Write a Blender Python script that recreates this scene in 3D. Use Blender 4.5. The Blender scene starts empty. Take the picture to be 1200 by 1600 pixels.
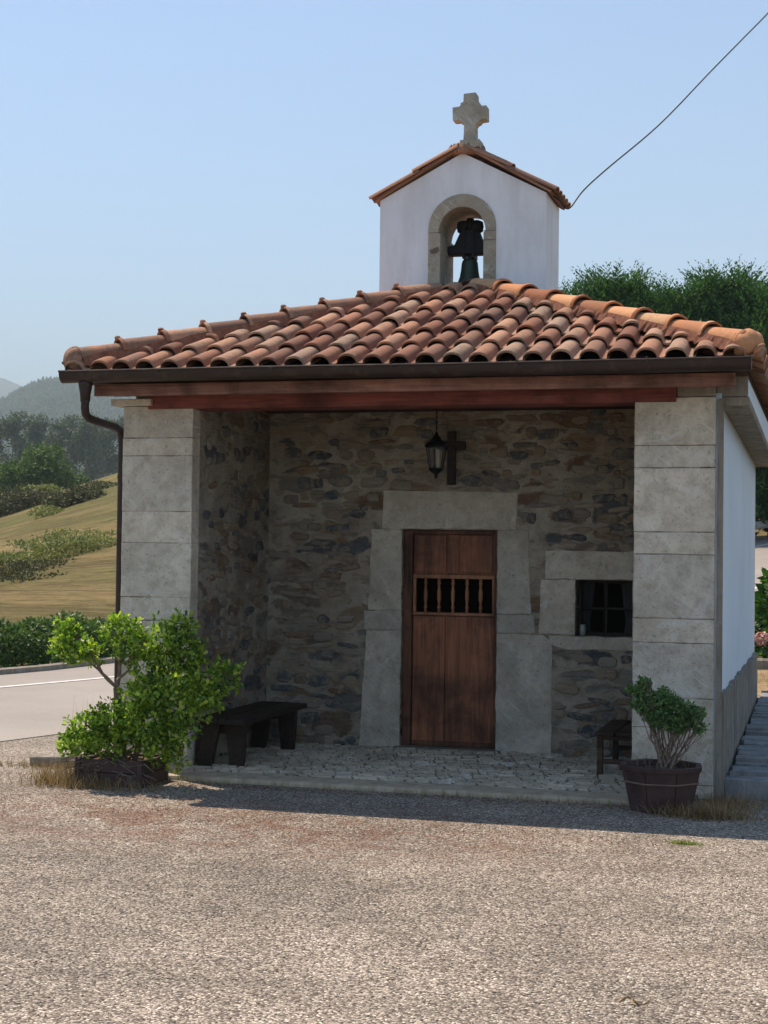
import bpy, bmesh, math, random
import numpy as np
from mathutils import Vector, Matrix
R = math.radians
sc = bpy.context.scene
C = sc.collection

# ------------------------------------------------------------------ camera
CAM = Vector((5.0329, -10.6641, 1.6))
YAW, PITCH, ROLL, FPX = .2759, .0265, .0126, 2461.5
def make_camera():
    fw = Vector((-math.sin(YAW)*math.cos(PITCH), math.cos(YAW)*math.cos(PITCH), math.sin(PITCH)))
    r0 = Vector((math.cos(YAW), math.sin(YAW), 0))
    u0 = r0.cross(fw)
    r = r0*math.cos(ROLL) + u0*math.sin(ROLL)
    u = u0*math.cos(ROLL) - r0*math.sin(ROLL)
    m = Matrix(((r.x, u.x, -fw.x, CAM.x), (r.y, u.y, -fw.y, CAM.y), (r.z, u.z, -fw.z, CAM.z), (0, 0, 0, 1)))
    cd = bpy.data.cameras.new('camera'); co = bpy.data.objects.new('camera', cd); C.objects.link(co)
    co.matrix_world = m
    cd.sensor_fit = 'HORIZONTAL'; cd.sensor_width = 36; cd.lens = 36*FPX/1200
    cd.clip_start = .1; cd.clip_end = 30000
    sc.camera = co
make_camera()

# ------------------------------------------------------------------ light
KX, KY = .50, .31                      # shadow drift per metre of height: +x and -y
TS = Vector((-KX, KY, 1)).normalized() # towards the sun
ELEV = math.asin(TS.z); AZ = math.atan2(TS.x, TS.y)
w = bpy.data.worlds.new('World'); sc.world = w; w.use_nodes = True
nt = w.node_tree; bg = nt.nodes['Background']
sky = nt.nodes.new('ShaderNodeTexSky'); sky.sky_type = 'NISHITA'; sky.sun_disc = False
sky.sun_elevation = ELEV; sky.sun_rotation = AZ
sky.air_density = 1.0; sky.dust_density = .25; sky.ozone_density = 1.2; sky.altitude = 100
nt.links.new(sky.outputs[0], bg.inputs[0]); bg.inputs[1].default_value = .095
sd = bpy.data.lights.new('sun', 'SUN'); so = bpy.data.objects.new('sun', sd); C.objects.link(so)
sd.energy = 3.7; sd.angle = R(.5); sd.color = (1, .83, .67)
so.rotation_euler = TS.to_track_quat('Z', 'Y').to_euler()
sc.view_settings.view_transform = 'Standard'; sc.view_settings.look = 'None'
sc.view_settings.exposure = 1.1; sc.view_settings.gamma = 1
sc.cycles.volume_bounces = 0; sc.cycles.max_bounces = 8; sc.cycles.diffuse_bounces = 5
sc.cycles.transparent_max_bounces = 8

# ------------------------------------------------------------------ node helpers
class NB:
    def __init__(s, name, disp=False):
        s.m = bpy.data.materials.new(name); s.m.use_nodes = True
        s.t = s.m.node_tree; s.bsdf = s.t.nodes['Principled BSDF']; s.out = s.t.nodes['Material Output']
        s.co = None
    def n(s, typ, ins=None, **kw):
        nd = s.t.nodes.new(typ)
        for k, v in kw.items(): setattr(nd, k, v)
        if ins:
            for k, v in ins.items():
                if hasattr(v, 'is_linked') or isinstance(v, bpy.types.NodeSocket): s.t.links.new(v, nd.inputs[k])
                else: nd.inputs[k].default_value = v
        return nd
    def obj(s, scale=(1, 1, 1), loc=(0, 0, 0), rot=(0, 0, 0), kind='Object'):
        tc = s.n('ShaderNodeTexCoord')
        mp = s.n('ShaderNodeMapping', {'Vector': tc.outputs[kind], 'Scale': scale, 'Location': loc, 'Rotation': rot})
        return mp.outputs[0]
    def noise(s, vec, scale, detail=4, rough=.55, dist=0, out='Fac'):
        return s.n('ShaderNodeTexNoise', {'Vector': vec, 'Scale': scale, 'Detail': detail, 'Roughness': rough, 'Distortion': dist}).outputs[out]
    def ramp(s, fac, stops, interp='LINEAR'):
        nd = s.n('ShaderNodeValToRGB', {'Fac': fac}); cr = nd.color_ramp; cr.interpolation = interp
        while len(cr.elements) < len(stops): cr.elements.new(.5)
        for e, (p, c) in zip(cr.elements, stops):
            e.position = p; e.color = (c if hasattr(c, '__len__') else (c, c, c))[:3] + (1,) if hasattr(c, '__len__') else (c, c, c, 1)
        return nd.outputs[0]
    def mix(s, fac, a, b, mode='MIX'):
        nd = s.n('ShaderNodeMix', data_type='RGBA', blend_type=mode)
        for k, v in ((0, fac), (6, a), (7, b)):
            if isinstance(v, bpy.types.NodeSocket): s.t.links.new(v, nd.inputs[k])
            else: nd.inputs[k].default_value = v if k == 0 else (tuple(v)[:3] + (1,))
        return nd.outputs[2]
    def math(s, op, a, b=0.0, clamp=False):
        nd = s.n('ShaderNodeMath', operation=op, use_clamp=clamp)
        for k, v in ((0, a), (1, b)):
            if isinstance(v, bpy.types.NodeSocket): s.t.links.new(v, nd.inputs[k])
            else: nd.inputs[k].default_value = v
        return nd.outputs[0]
    def bump(s, h, strength=.5, dist=.01, normal=None):
        nd = s.n('ShaderNodeBump', {'Height': h, 'Strength': strength, 'Distance': dist})
        if normal: s.t.links.new(normal, nd.inputs['Normal'])
        return nd.outputs[0]
    def set(s, color=None, rough=.8, normal=None, metal=0, spec=.3):
        b = s.bsdf
        for k, v in (('Base Color', color), ('Roughness', rough), ('Normal', normal), ('Metallic', metal), ('Specular IOR Level', spec)):
            if v is None: continue
            if isinstance(v, bpy.types.NodeSocket): s.t.links.new(v, b.inputs[k])
            else: b.inputs[k].default_value = (tuple(v)[:3] + (1,)) if k == 'Base Color' else v
        return s.m

def m_gravel():
    b = NB('worn_chip_asphalt'); v = b.obj()
    v1 = b.n('ShaderNodeTexVoronoi', {'Vector': v, 'Scale': 92.0, 'Randomness': 1.0})
    v2 = b.n('ShaderNodeTexVoronoi', {'Vector': v, 'Scale': 150.0, 'Randomness': 1.0})
    cell = b.n('ShaderNodeSeparateColor', {'Color': v1.outputs['Color']}).outputs[0]
    big = b.noise(v, .45, 6, .6, .6); mid = b.noise(v, 2.6, 6, .65); fine = b.noise(v, 30, 4, .7)
    stone = b.ramp(cell, [(0, (.09, .075, .06)), (.24, (.21, .18, .145)), (.6, (.34, .295, .24)), (.88, (.49, .43, .345)), (1, (.72, .66, .56))])
    tar = b.ramp(v1.outputs['Distance'], [(0, 0), (.52, 0), (.8, 1)])
    col = b.mix(tar, stone, (.085, .070, .055))
    col = b.mix(1.0, col, b.ramp(big, [(.3, .74), (.5, 1.0), (.7, 1.2)]), 'MULTIPLY')
    col = b.mix(1.0, col, b.ramp(mid, [(.3, .76), (.55, 1.0), (.75, 1.16)]), 'MULTIPLY')
    trk = b.ramp(b.noise(b.obj((.22, 1.6, 1), rot=(0, 0, R(20))), 1.0, 6, .65), [(.35, .84), (.5, 1.0), (.68, 1.13)])
    col = b.mix(1.0, col, trk, 'MULTIPLY')
    col = b.mix(b.ramp(b.noise(v, .9, 7, .8, .5), [(.56, 0), (.66, .25)]), col, (.30, .24, .17))
    # reddish moss and dry leaf litter gathered in a band before the porch
    sp = b.n('ShaderNodeSeparateXYZ', {'Vector': v})
    yb = b.math('MULTIPLY', b.math('ABSOLUTE', b.math('ADD', sp.outputs[1], 1.95)), .8)
    band = b.ramp(yb, [(0, 1), (.35, .8), (.95, 0)])
    xb = b.ramp(b.math('MULTIPLY', b.math('ABSOLUTE', b.math('ADD', sp.outputs[0], -1.6)), .3), [(0, 1), (.45, .75), (.9, 0)])
    pt = b.ramp(b.noise(v, 3.4, 7, .75, .8), [(.44, 0), (.58, 1)])
    fb = b.math('MULTIPLY', b.math('MULTIPLY', band, xb), pt)
    fb = b.math('MULTIPLY', fb, b.ramp(fine, [(.35, .35), (.6, 1)]))
    col = b.mix(b.math('MULTIPLY', fb, .92), col, (.15, .066, .036))
    h = b.math('ADD', b.math('MULTIPLY', v1.outputs['Distance'], -1.0), b.math('MULTIPLY', v2.outputs['Distance'], -.4))
    h = b.math('ADD', h, b.math('MULTIPLY', cell, .9))
    n = b.bump(h, .9, .007)
    n = b.bump(mid, .3, .03, n)
    return b.set(col, .85, n, spec=.25)
def m_road():
    b = NB('road_asphalt'); v = b.obj()
    big = b.noise(v, .5, 5, .6); f = b.noise(v, 55, 3, .8)
    col = b.mix(f, (.19, .175, .155), (.37, .34, .30))
    col = b.mix(1, col, b.ramp(big, [(.3, .85), (.7, 1.1)]), 'MULTIPLY')
    return b.set(col, .8, b.bump(f, .6, .006), spec=.3)
def m_ashlar(name='limestone_ashlar', tint=(1, 1, 1), lo=(.45, .415, .345), hi=(.70, .665, .58)):
    b = NB(name); v = b.obj()
    a = b.noise(v, 1.7, 7, .65, .5); c = b.noise(v, 9, 7, .7); f = b.noise(v, 70, 4, .7)
    col = b.mix(b.ramp(a, [(.34, 0), (.62, 1)]), lo, hi)
    col = b.mix(b.ramp(c, [(.30, .75), (.55, 0)]), col, (.33, .285, .225))
    col = b.mix(b.ramp(b.noise(b.obj((5, 5, .9)), 1.0, 6, .7), [(.55, 0), (.72, .45)]), col, (.30, .285, .26))
    col = b.mix(b.ramp(b.noise(v, 3.2, 7, .75, 1.2), [(.56, 0), (.62, .5)]), col, (.66, .67, .66))
    isl = b.n('ShaderNodeNewGeometry').outputs['Random Per Island']
    col = b.mix(1, col, b.ramp(isl, [(0, (.86, .87, .88)), (.5, (1, .99, .96)), (1, (1.1, 1.08, 1.05))]), 'MULTIPLY')
    # tooling marks running diagonally, lichen flecks
    vr = b.obj((1, 1, 1), rot=(0, R(-38), 0))
    st = b.n('ShaderNodeTexNoise', {'Vector': b.n('ShaderNodeMapping', {'Vector': vr, 'Scale': (3, 3, 60)}).outputs[0], 'Scale': 1.0, 'Detail': 3}).outputs[0]
    col = b.mix(b.math('MULTIPLY', b.ramp(st, [(.62, 0), (.70, 1)]), b.ramp(b.noise(v, 2.2, 3, .5), [(.42, 0), (.55, .8)])), col, (.66, .65, .61))
    fl = b.ramp(b.noise(v, 16, 6, .8), [(.59, 0), (.65, 1)])
    col = b.mix(b.math('MULTIPLY', fl, .55), col, (.56, .55, .50))
    dk = b.ramp(b.noise(v, 40, 4, .7, 1), [(.59, 0), (.65, .55)])
    col = b.mix(dk, col, (.13, .12, .10))
    h = b.math('ADD', b.math('MULTIPLY', c, .6), b.math('MULTIPLY', f, .35))
    h = b.math('ADD', h, b.math('MULTIPLY', st, .5)); h = b.math('ADD', h, b.math('MULTIPLY', a, 2.0))
    if tint != (1, 1, 1): col = b.mix(1, col, tint, 'MULTIPLY')
    return b.set(col, .9, b.bump(h, .9, .014), spec=.2)
def m_rubble(rot=(0, 0, 0)):
    b = NB('rubble_masonry'); v = b.obj(rot=rot)
    wob = b.n('ShaderNodeTexNoise', {'Vector': v, 'Scale': 4.0, 'Detail': 5, 'Roughness': .6}).outputs['Color']
    wv = b.n('ShaderNodeVectorMath', {0: v, 1: b.n('ShaderNodeVectorMath', {0: wob, 'Scale': .17}, operation='SCALE').outputs[0]}, operation='ADD').outputs[0]
    nf = b.noise(v, 18, 6, .72); nb = b.noise(v, 1.3, 4, .6); nm = b.noise(v, 55, 4, .75); st = b.noise(b.obj((2, 2, 26), rot=rot), 1.6, 5, .7)
    mort = b.mix(b.ramp(nb, [(.35, 0), (.65, 1)]), (.31, .26, .195), (.44, .41, .345))
    mort = b.mix(1, mort, b.ramp(b.noise(v, 6, 7, .75), [(.3, .62), (.6, 1.08)]), 'MULTIPLY')
    col = mort; h = b.math('MULTIPLY', nf, .35)
    for (sc_, off, cov, vis) in (((3.0, 3.0, 7.2), (0, 0, 0), .20, .95), ((7.5, 7.5, 22), (5, 3, 1), .42, .5)):
        mp = b.n('ShaderNodeMapping', {'Vector': wv, 'Scale': sc_, 'Location': off}).outputs[0]
        ve = b.n('ShaderNodeTexVoronoi', {'Vector': mp, 'Scale': 1.0, 'Randomness': .95}, feature='DISTANCE_TO_EDGE')
        vc = b.n('ShaderNodeTexVoronoi', {'Vector': mp, 'Scale': 1.0, 'Randomness': .95})
        sep = b.n('ShaderNodeSeparateColor', {'Color': vc.outputs['Color']})
        edge = b.math('ADD', ve.outputs['Distance'], b.math('MULTIPLY', b.math('ADD', nf, -.5), .30))
        thr = b.math('ADD', b.math('MULTIPLY', sep.outputs[1], cov), b.math('MULTIPLY', b.math('ADD', nb, -.46), .5))
        msk = b.math('MULTIPLY', b.math('SUBTRACT', edge, b.math('ADD', thr, .015)), 11.0, clamp=True)
        msk = b.math('MULTIPLY', msk, b.math('MULTIPLY', b.ramp(b.noise(v, 11, 6, .75), [(.28, .35), (.52, 1.0)]), vis))
        stone = b.ramp(sep.outputs[0], [(0, (.055, .066, .080)), (.18, (.10, .115, .13)), (.34, (.20, .19, .17)), (.50, (.27, .205, .14)), (.66, (.165, .10, .065)), (.78, (.22, .215, .195)), (1, (.34, .29, .225))])
        stone = b.mix(1, stone, b.ramp(st, [(.3, .70), (.7, 1.25)]), 'MULTIPLY')
        col = b.mix(msk, col, stone)
        rim = b.ramp(edge, [(0, 0), (.05, 1), (.12, 0)])
        h = b.math('ADD', h, b.math('MULTIPLY', msk, -.35))
    col = b.mix(b.ramp(b.noise(v, 30, 5, .8), [(.60, 0), (.70, .55)]), col, (.06, .052, .045))
    h = b.math('ADD', h, b.math('MULTIPLY', nm, .3)); h = b.math('ADD', h, b.math('MULTIPLY', st, .3))
    return b.set(col, .92, b.bump(h, 1.0, .035), spec=.12)
def m_plaster(name, base=(.80, .80, .78), dirt=(.42, .40, .36), amt=.35):
    b = NB(name); v = b.obj()
    a = b.noise(v, 1.2, 6, .6, .4); c = b.noise(b.obj((6, 6, 1.2)), 1.0, 6, .7); f = b.noise(v, 35, 5, .7)
    col = b.mix(b.math('MULTIPLY', b.ramp(c, [(.42, 0), (.70, 1)]), amt), base, dirt)
    sp = b.ramp(b.noise(v, 11, 7, .85), [(.62, 0), (.68, 1)])
    col = b.mix(b.math('MULTIPLY', sp, .5), col, (.34, .32, .28))
    col = b.mix(1, col, b.ramp(a, [(.3, .93), (.7, 1.03)]), 'MULTIPLY')
    h = b.math('ADD', b.math('MULTIPLY', a, 1.0), b.math('MULTIPLY', f, .12))
    return b.set(col, .85, b.bump(h, .6, .03), spec=.2)
def m_belfry():
    m_ = m_plaster('belfry_plaster', (.78, .83, .88), (.45, .46, .44), .38)
    return m_
def m_cement(name='rough_cement', lo=(.12, .115, .10), hi=(.34, .32, .28)):
    b = NB(name); v = b.obj(); s_ = b.noise(b.obj((9, 9, 1.4)), 1.0, 7, .75); f = b.noise(v, 30, 6, .75)
    col = b.mix(b.ramp(s_, [(.35, 0), (.68, 1)]), lo, hi)
    col = b.mix(b.ramp(b.noise(v, 5, 5, .7), [(.55, 0), (.7, .45)]), col, (.40, .40, .38))
    return b.set(col, .92, b.bump(b.math('ADD', b.math('MULTIPLY', f, .7), s_), .9, .02), spec=.15)
def m_tile(name='clay_tile', warm=1.0):
    b = NB(name); v = b.obj()
    isl = b.n('ShaderNodeNewGeometry').outputs['Random Per Island']
    base = b.ramp(isl, [(0, (.20, .075, .045)), (.3, (.33, .135, .075)), (.55, (.45, .215, .125)), (.8, (.52, .30, .19)), (1, (.40, .27, .19))])
    g = b.noise(v, 5.5, 7, .72, .6); g2 = b.noise(v, 26, 6, .75); g3 = b.noise(v, 1.3, 4, .6)
    lich = b.ramp(b.math('ADD', b.math('MULTIPLY', g, .7), b.math('MULTIPLY', g3, .3)), [(.36, 0), (.52, 1)])
    lich = b.math('MULTIPLY', lich, b.ramp(g2, [(.33, .25), (.6, 1)]))
    lich = b.math('MULTIPLY', lich, b.ramp(b.math('FRACT', b.math('MULTIPLY', isl, 7.31)), [(0, .45), (1, 1.05)]))
    col = b.mix(b.math('MULTIPLY', lich, .86 if warm < 1.2 else .45), base, (.15, .125, .10))
    yl = b.ramp(b.noise(v, 17, 6, .8, .4), [(.61, 0), (.69, .75)])
    col = b.mix(yl, col, (.40, .31, .15) if warm < 1.2 else (.50, .34, .10))
    dk = b.ramp(b.noise(v, 33, 5, .75), [(.60, 0), (.69, .75)])
    col = b.mix(dk, col, (.045, .04, .034))
    if warm > 1.2: col = b.mix(1, col, (1.35, 1.25, 1.0), 'MULTIPLY')
    return b.set(col, .88, b.bump(b.math('ADD', g2, b.noise(v, 90, 3, .7)), .55, .005), spec=.2)
def m_wood(name, lo, hi, axis='z', rough=.6, spec=.3, worn=None):
    b = NB(name); s_ = {'z': (22, 22, 1.3), 'x': (1.3, 22, 22), 'y': (22, 1.3, 22)}[axis]
    g = b.noise(b.obj(s_), 1.0, 7, .65, 1.2); g2 = b.noise(b.obj(tuple(q*4 for q in s_)), 1.0, 4, .7); v = b.obj()
    bl = b.noise(v, 3.0, 5, .6, .5)
    col = b.mix(b.ramp(g, [(.32, 0), (.68, 1)]), lo, hi)
    col = b.mix(1, col, b.ramp(bl, [(.34, .42), (.52, 1), (.70, 1.3)]), 'MULTIPLY')
    isl = b.n('ShaderNodeNewGeometry').outputs['Random Per Island']
    col = b.mix(1, col, b.ramp(isl, [(0, .82), (1, 1.15)]), 'MULTIPLY')
    if worn: col = b.mix(b.ramp(b.noise(b.obj(s_), .6, 7, .8), [(.60, 0), (.67, .8)]), col, worn)
    return b.set(col, rough, b.bump(b.math('ADD', g, b.math('MULTIPLY', g2, .5)), .5, .006), spec=spec)
def m_metal(name, col=(.03, .022, .02), rough=.45, metal=.2, spot=(.12, .09, .07)):
    b = NB(name); v = b.obj(); g = b.noise(v, 9, 6, .7)
    c = b.mix(b.ramp(g, [(.52, 0), (.72, .6)]), col, spot)
    return b.set(c, b.ramp(g, [(.3, rough-.08), (.7, rough+.2)]), b.bump(b.noise(v, 40, 3, .6), .15, .003), metal=metal, spec=.4)
def m_leaf(name, stops, trans=.35, rough=.5, spec=.35, big=0):
    b = NB(name); isl = b.n('ShaderNodeNewGeometry').outputs['Random Per Island']
    v = b.obj(); g = b.noise(v, big or 4.0, 3, .6)
    f = b.math('ADD', b.math('MULTIPLY', isl, .65), b.math('MULTIPLY', b.math('ADD', g, -.22), .6))
    col = b.ramp(f, stops)
    b.set(col, rough, spec=spec)
    tr = b.n('ShaderNodeBsdfTranslucent', {'Color': b.mix(1, col, (1.15, 1.25, .5), 'MULTIPLY')})
    mx = b.n('ShaderNodeMixShader', {0: trans, 1: b.bsdf.outputs[0], 2: tr.outputs[0]})
    b.t.links.new(mx.outputs[0], b.out.inputs[0])
    return b.m
def m_flat(name, col, rough=.8, var=.15, scale=8, spec=.25, bump=.2):
    b = NB(name); v = b.obj(); g = b.noise(v, scale, 6, .65)
    c = b.mix(1, col, b.ramp(g, [(.3, 1-var), (.7, 1+var)]), 'MULTIPLY')
    return b.set(c, rough, b.bump(g, bump, .01), spec=spec)
def m_field():
    b = NB('dry_pasture'); v = b.obj(); rt = (0, 0, R(-30))
    a = b.noise(v, .05, 6, .6, .8); c = b.noise(v, .25, 7, .7, .5); f = b.noise(v, 2.6, 7, .85); d = b.noise(b.obj((.10, .5, .5), rot=rt), 1.0, 7, .75); e = b.noise(b.obj((.5, 2.2, 2), rot=rt), 1.0, 6, .8)
    col = b.ramp(c, [(.28, (.23, .185, .075)), (.42, (.34, .265, .115)), (.55, (.41, .315, .145)), (.68, (.45, .345, .17)), (.8, (.35, .215, .115))])
    col = b.mix(b.ramp(a, [(.42, 0), (.56, .85)]), col, (.20, .205, .075))
    col = b.mix(b.ramp(d, [(.50, 0), (.60, .75)]), col, (.18, .155, .07))
    col = b.mix(b.ramp(b.noise(v, .35, 7, .8), [(.57, 0), (.66, .8)]), col, (.20, .11, .065))
    col = b.mix(b.ramp(b.noise(v, .8, 7, .8), [(.55, 0), (.64, .8)]), col, (.12, .125, .05))
    col = b.mix(1, col, b.ramp(e, [(.3, .70), (.55, 1), (.75, 1.25)]), 'MULTIPLY')
    col = b.mix(1, col, b.ramp(f, [(.3, .62), (.55, 1), (.75, 1.28)]), 'MULTIPLY')
    return b.set(col, .95, b.bump(b.math('ADD', f, e), 1.0, .25), spec=.05)
def m_verge():
    b = NB('dry_verge_soil'); v = b.obj(); c = b.noise(v, 1.2, 7, .7); f = b.noise(v, 22, 6, .8)
    col = b.ramp(c, [(.3, (.20, .14, .08)), (.5, (.36, .26, .15)), (.7, (.44, .33, .20))])
    col = b.mix(b.ramp(b.noise(v, 2.5, 6, .7), [(.52, 0), (.62, .6)]), col, (.14, .15, .05))
    col = b.mix(1, col, b.ramp(f, [(.3, .6), (.7, 1.25)]), 'MULTIPLY')
    return b.set(col, .95, b.bump(f, .8, .03), spec=.08)
def m_forest(name, lo, hi, scale):
    b = NB(name); v = b.obj(); c = b.noise(v, scale, 7, .7)
    isl = b.n('ShaderNodeNewGeometry').outputs['Random Per Island']
    col = b.mix(b.ramp(c, [(.35, 0), (.65, 1)]), lo, hi)
    col = b.mix(1, col, b.ramp(isl, [(0, .65), (1, 1.3)]), 'MULTIPLY')
    return b.set(col, .95, spec=.05)
def m_glass(name='lantern_glass'):
    b = NB(name); v = b.obj(); g = b.noise(v, 20, 4, .6)
    b.set((.16, .19, .20), b.ramp(g, [(.3, .25), (.7, .5)]), spec=.5)
    b.bsdf.inputs['Alpha'].default_value = .35
    return b.m

def m_stone():
    b = NB('field_stone'); v = b.obj(); isl = b.n('ShaderNodeNewGeometry').outputs['Random Per Island']
    nf = b.noise(v, 14, 7, .75, .4); st = b.noise(b.obj((3, 3, 40)), 1.5, 5, .7)
    col = b.ramp(isl, [(0, (.065, .078, .095)), (.2, (.12, .135, .15)), (.38, (.24, .22, .19)), (.55, (.30, .24, .165)), (.68, (.19, .115, .075)), (.8, (.25, .245, .22)), (1, (.36, .31, .24))])
    col = b.mix(1, col, b.ramp(st, [(.3, .68), (.7, 1.25)]), 'MULTIPLY')
    col = b.mix(b.ramp(nf, [(.46, 0), (.60, .85)]), col, (.30, .255, .195))
    return b.set(col, .9, b.bump(b.math('ADD', nf, st), .9, .012), spec=.15)
M = dict(stone=m_stone(), gravel=m_gravel(), road=m_road(), ashlar=m_ashlar(), surround=m_ashlar('dressed_door_stone', (1, 1, 1), (.40, .375, .325), (.62, .59, .52)),
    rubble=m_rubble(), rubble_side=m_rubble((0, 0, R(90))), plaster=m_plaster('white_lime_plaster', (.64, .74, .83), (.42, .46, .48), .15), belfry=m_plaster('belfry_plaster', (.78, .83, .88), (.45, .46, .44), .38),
    cement=m_cement(), slab=m_cement('concrete_slab', (.16, .145, .12), (.36, .33, .28)), tanslab=m_cement('tan_threshold', (.34, .28, .20), (.58, .50, .38)), tile=m_tile(), cap=m_tile('hip_tile', 1.3),
    mortar=m_flat('roof_mortar', (.22, .10, .065), .95, .35, 20, .1, .8), jointl=m_flat('pillar_pointing', (.21, .19, .16), .95, .75, 9, .1, .8), jointm=m_flat('joint_mortar', (.14, .125, .10), .95, .3, 25, .1, .8),
    door=m_wood('varnished_door_wood', (.105, .034, .018), (.33, .125, .062), 'z', .55, .35, (.045, .022, .016)), doorframe=m_wood('dark_door_frame', (.06, .025, .015), (.16, .07, .04), 'z', .6, .3),
    rail=m_wood('turned_wood', (.20, .08, .04), (.42, .2, .1), 'z', .5, .35), beam=m_wood('red_stained_beam', (.10, .028, .024), (.24, .072, .056), 'x', .65, .25, (.17, .12, .09)),
    board=m_wood('brown_eaves_board', (.15, .075, .06), (.32, .17, .13), 'x', .7, .2, (.26, .2, .16)), ceil=m_wood('ceiling_boards', (.05, .03, .02), (.10, .06, .04), 'x', .8, .15),
    dark=m_wood('dark_stained_bench', (.012, .009, .008), (.04, .028, .022), 'y', .55, .3), stool=m_wood('weathered_bench_wood', (.03, .02, .015), (.09, .06, .045), 'x', .7, .2),
    tub=m_flat('dark_tub_paint', (.060, .036, .034), .6, .45, 5, .35, .5), rope=m_flat('tub_band', (.18, .12, .095), .7, .3, 30),
    gutter=m_metal('gutter_paint', (.034, .022, .019), .42), black=m_metal('black_iron', (.008, .009, .013), .5, .4, (.03, .028, .028)),
    bronze=m_metal('aged_bell_bronze', (.05, .08, .065), .5, .35, (.16, .25, .20)), yoke=m_metal('bell_yoke_wood', (.012, .016, .020), .7, 0, (.035, .03, .026)),
    glass=m_glass(), bulb=m_flat('white_lamp_tube', (.62, .60, .48), .4, .05), bark=m_flat('grey_bark', (.20, .16, .125), .9, .4, 30, .1, .9), soil=m_flat('dry_soil', (.10, .07, .045), .95, .4, 30, .1, .9),
    white=m_flat('white_road_paint', (.62, .61, .58), .7, .25, 12), barrier=m_flat('white_barrier_paint', (.80, .80, .77), .5, .06, 3),
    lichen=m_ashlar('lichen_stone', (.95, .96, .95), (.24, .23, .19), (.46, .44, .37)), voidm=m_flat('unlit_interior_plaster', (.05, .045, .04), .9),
    curtain=m_flat('grey_curtain', (.045, .045, .055), .9), leaf=m_leaf('laurel_leaf', [(0, (.03, .075, .015)), (.25, (.08, .17, .03)), (.48, (.19, .33, .04)), (.7, (.40, .54, .07)), (1, (.66, .72, .18))], .48, .36, .45),
    leafb=m_leaf('box_leaf', [(0, (.04, .09, .035)), (.5, (.09, .19, .06)), (1, (.20, .32, .10))], .3),
    hedge=m_leaf('hedge_leaf', [(0, (.03, .07, .025)), (.5, (.075, .15, .045)), (1, (.18, .27, .08))], .3),
    conifer=m_leaf('conifer_spray', [(0, (.015, .055, .022)), (.45, (.045, .12, .04)), (.8, (.10, .22, .06)), (1, (.18, .30, .09))], .2, .6, .2, .7),
    euca=m_leaf('eucalyptus_leaf', [(0, (.03, .05, .035)), (.5, (.09, .125, .08)), (1, (.20, .24, .16))], .2, .6, .2, .12),
    oak=m_leaf('round_tree_leaf', [(0, (.025, .06, .02)), (.5, (.08, .15, .04)), (1, (.18, .27, .07))], .25, .6, .2, .4),
    scrub=m_leaf('bramble_leaf', [(0, (.08, .10, .035)), (.5, (.22, .25, .09)), (1, (.40, .40, .17))], .2, .7, .15, .6),
    scrubd=m_leaf('dark_scrub_leaf', [(0, (.035, .045, .024)), (.5, (.085, .095, .045)), (1, (.18, .16, .08))], .15, .7, .15, .6),
    hydr=m_leaf('hydrangea_leaf', [(0, (.015, .05, .01)), (.5, (.04, .12, .02)), (1, (.10, .22, .04))], .25), petal=m_leaf('pink_petal', [(0, (.50, .25, .28)), (.5, (.66, .38, .40)), (1, (.78, .55, .52))], .2),
    straw=m_leaf('dry_straw', [(0, (.12, .075, .035)), (.5, (.26, .18, .095)), (1, (.46, .35, .21))], .2, .8, .1), sprout=m_leaf('green_sprout', [(0, (.10, .14, .02)), (1, (.30, .36, .06))], .3),
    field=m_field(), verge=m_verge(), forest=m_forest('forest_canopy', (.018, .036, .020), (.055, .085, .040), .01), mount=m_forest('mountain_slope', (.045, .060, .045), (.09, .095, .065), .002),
    cable=m_flat('black_cable', (.015, .015, .018), .6), pebble=m_forest('loose_chippings', (.20, .17, .135), (.40, .35, .28), 6), slate=m_cement('slate_flag', (.16, .175, .19), (.36, .37, .37)),
    clayg=m_flat('candle_glass', (.22, .27, .26), .2, .1, 8, .5))

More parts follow.
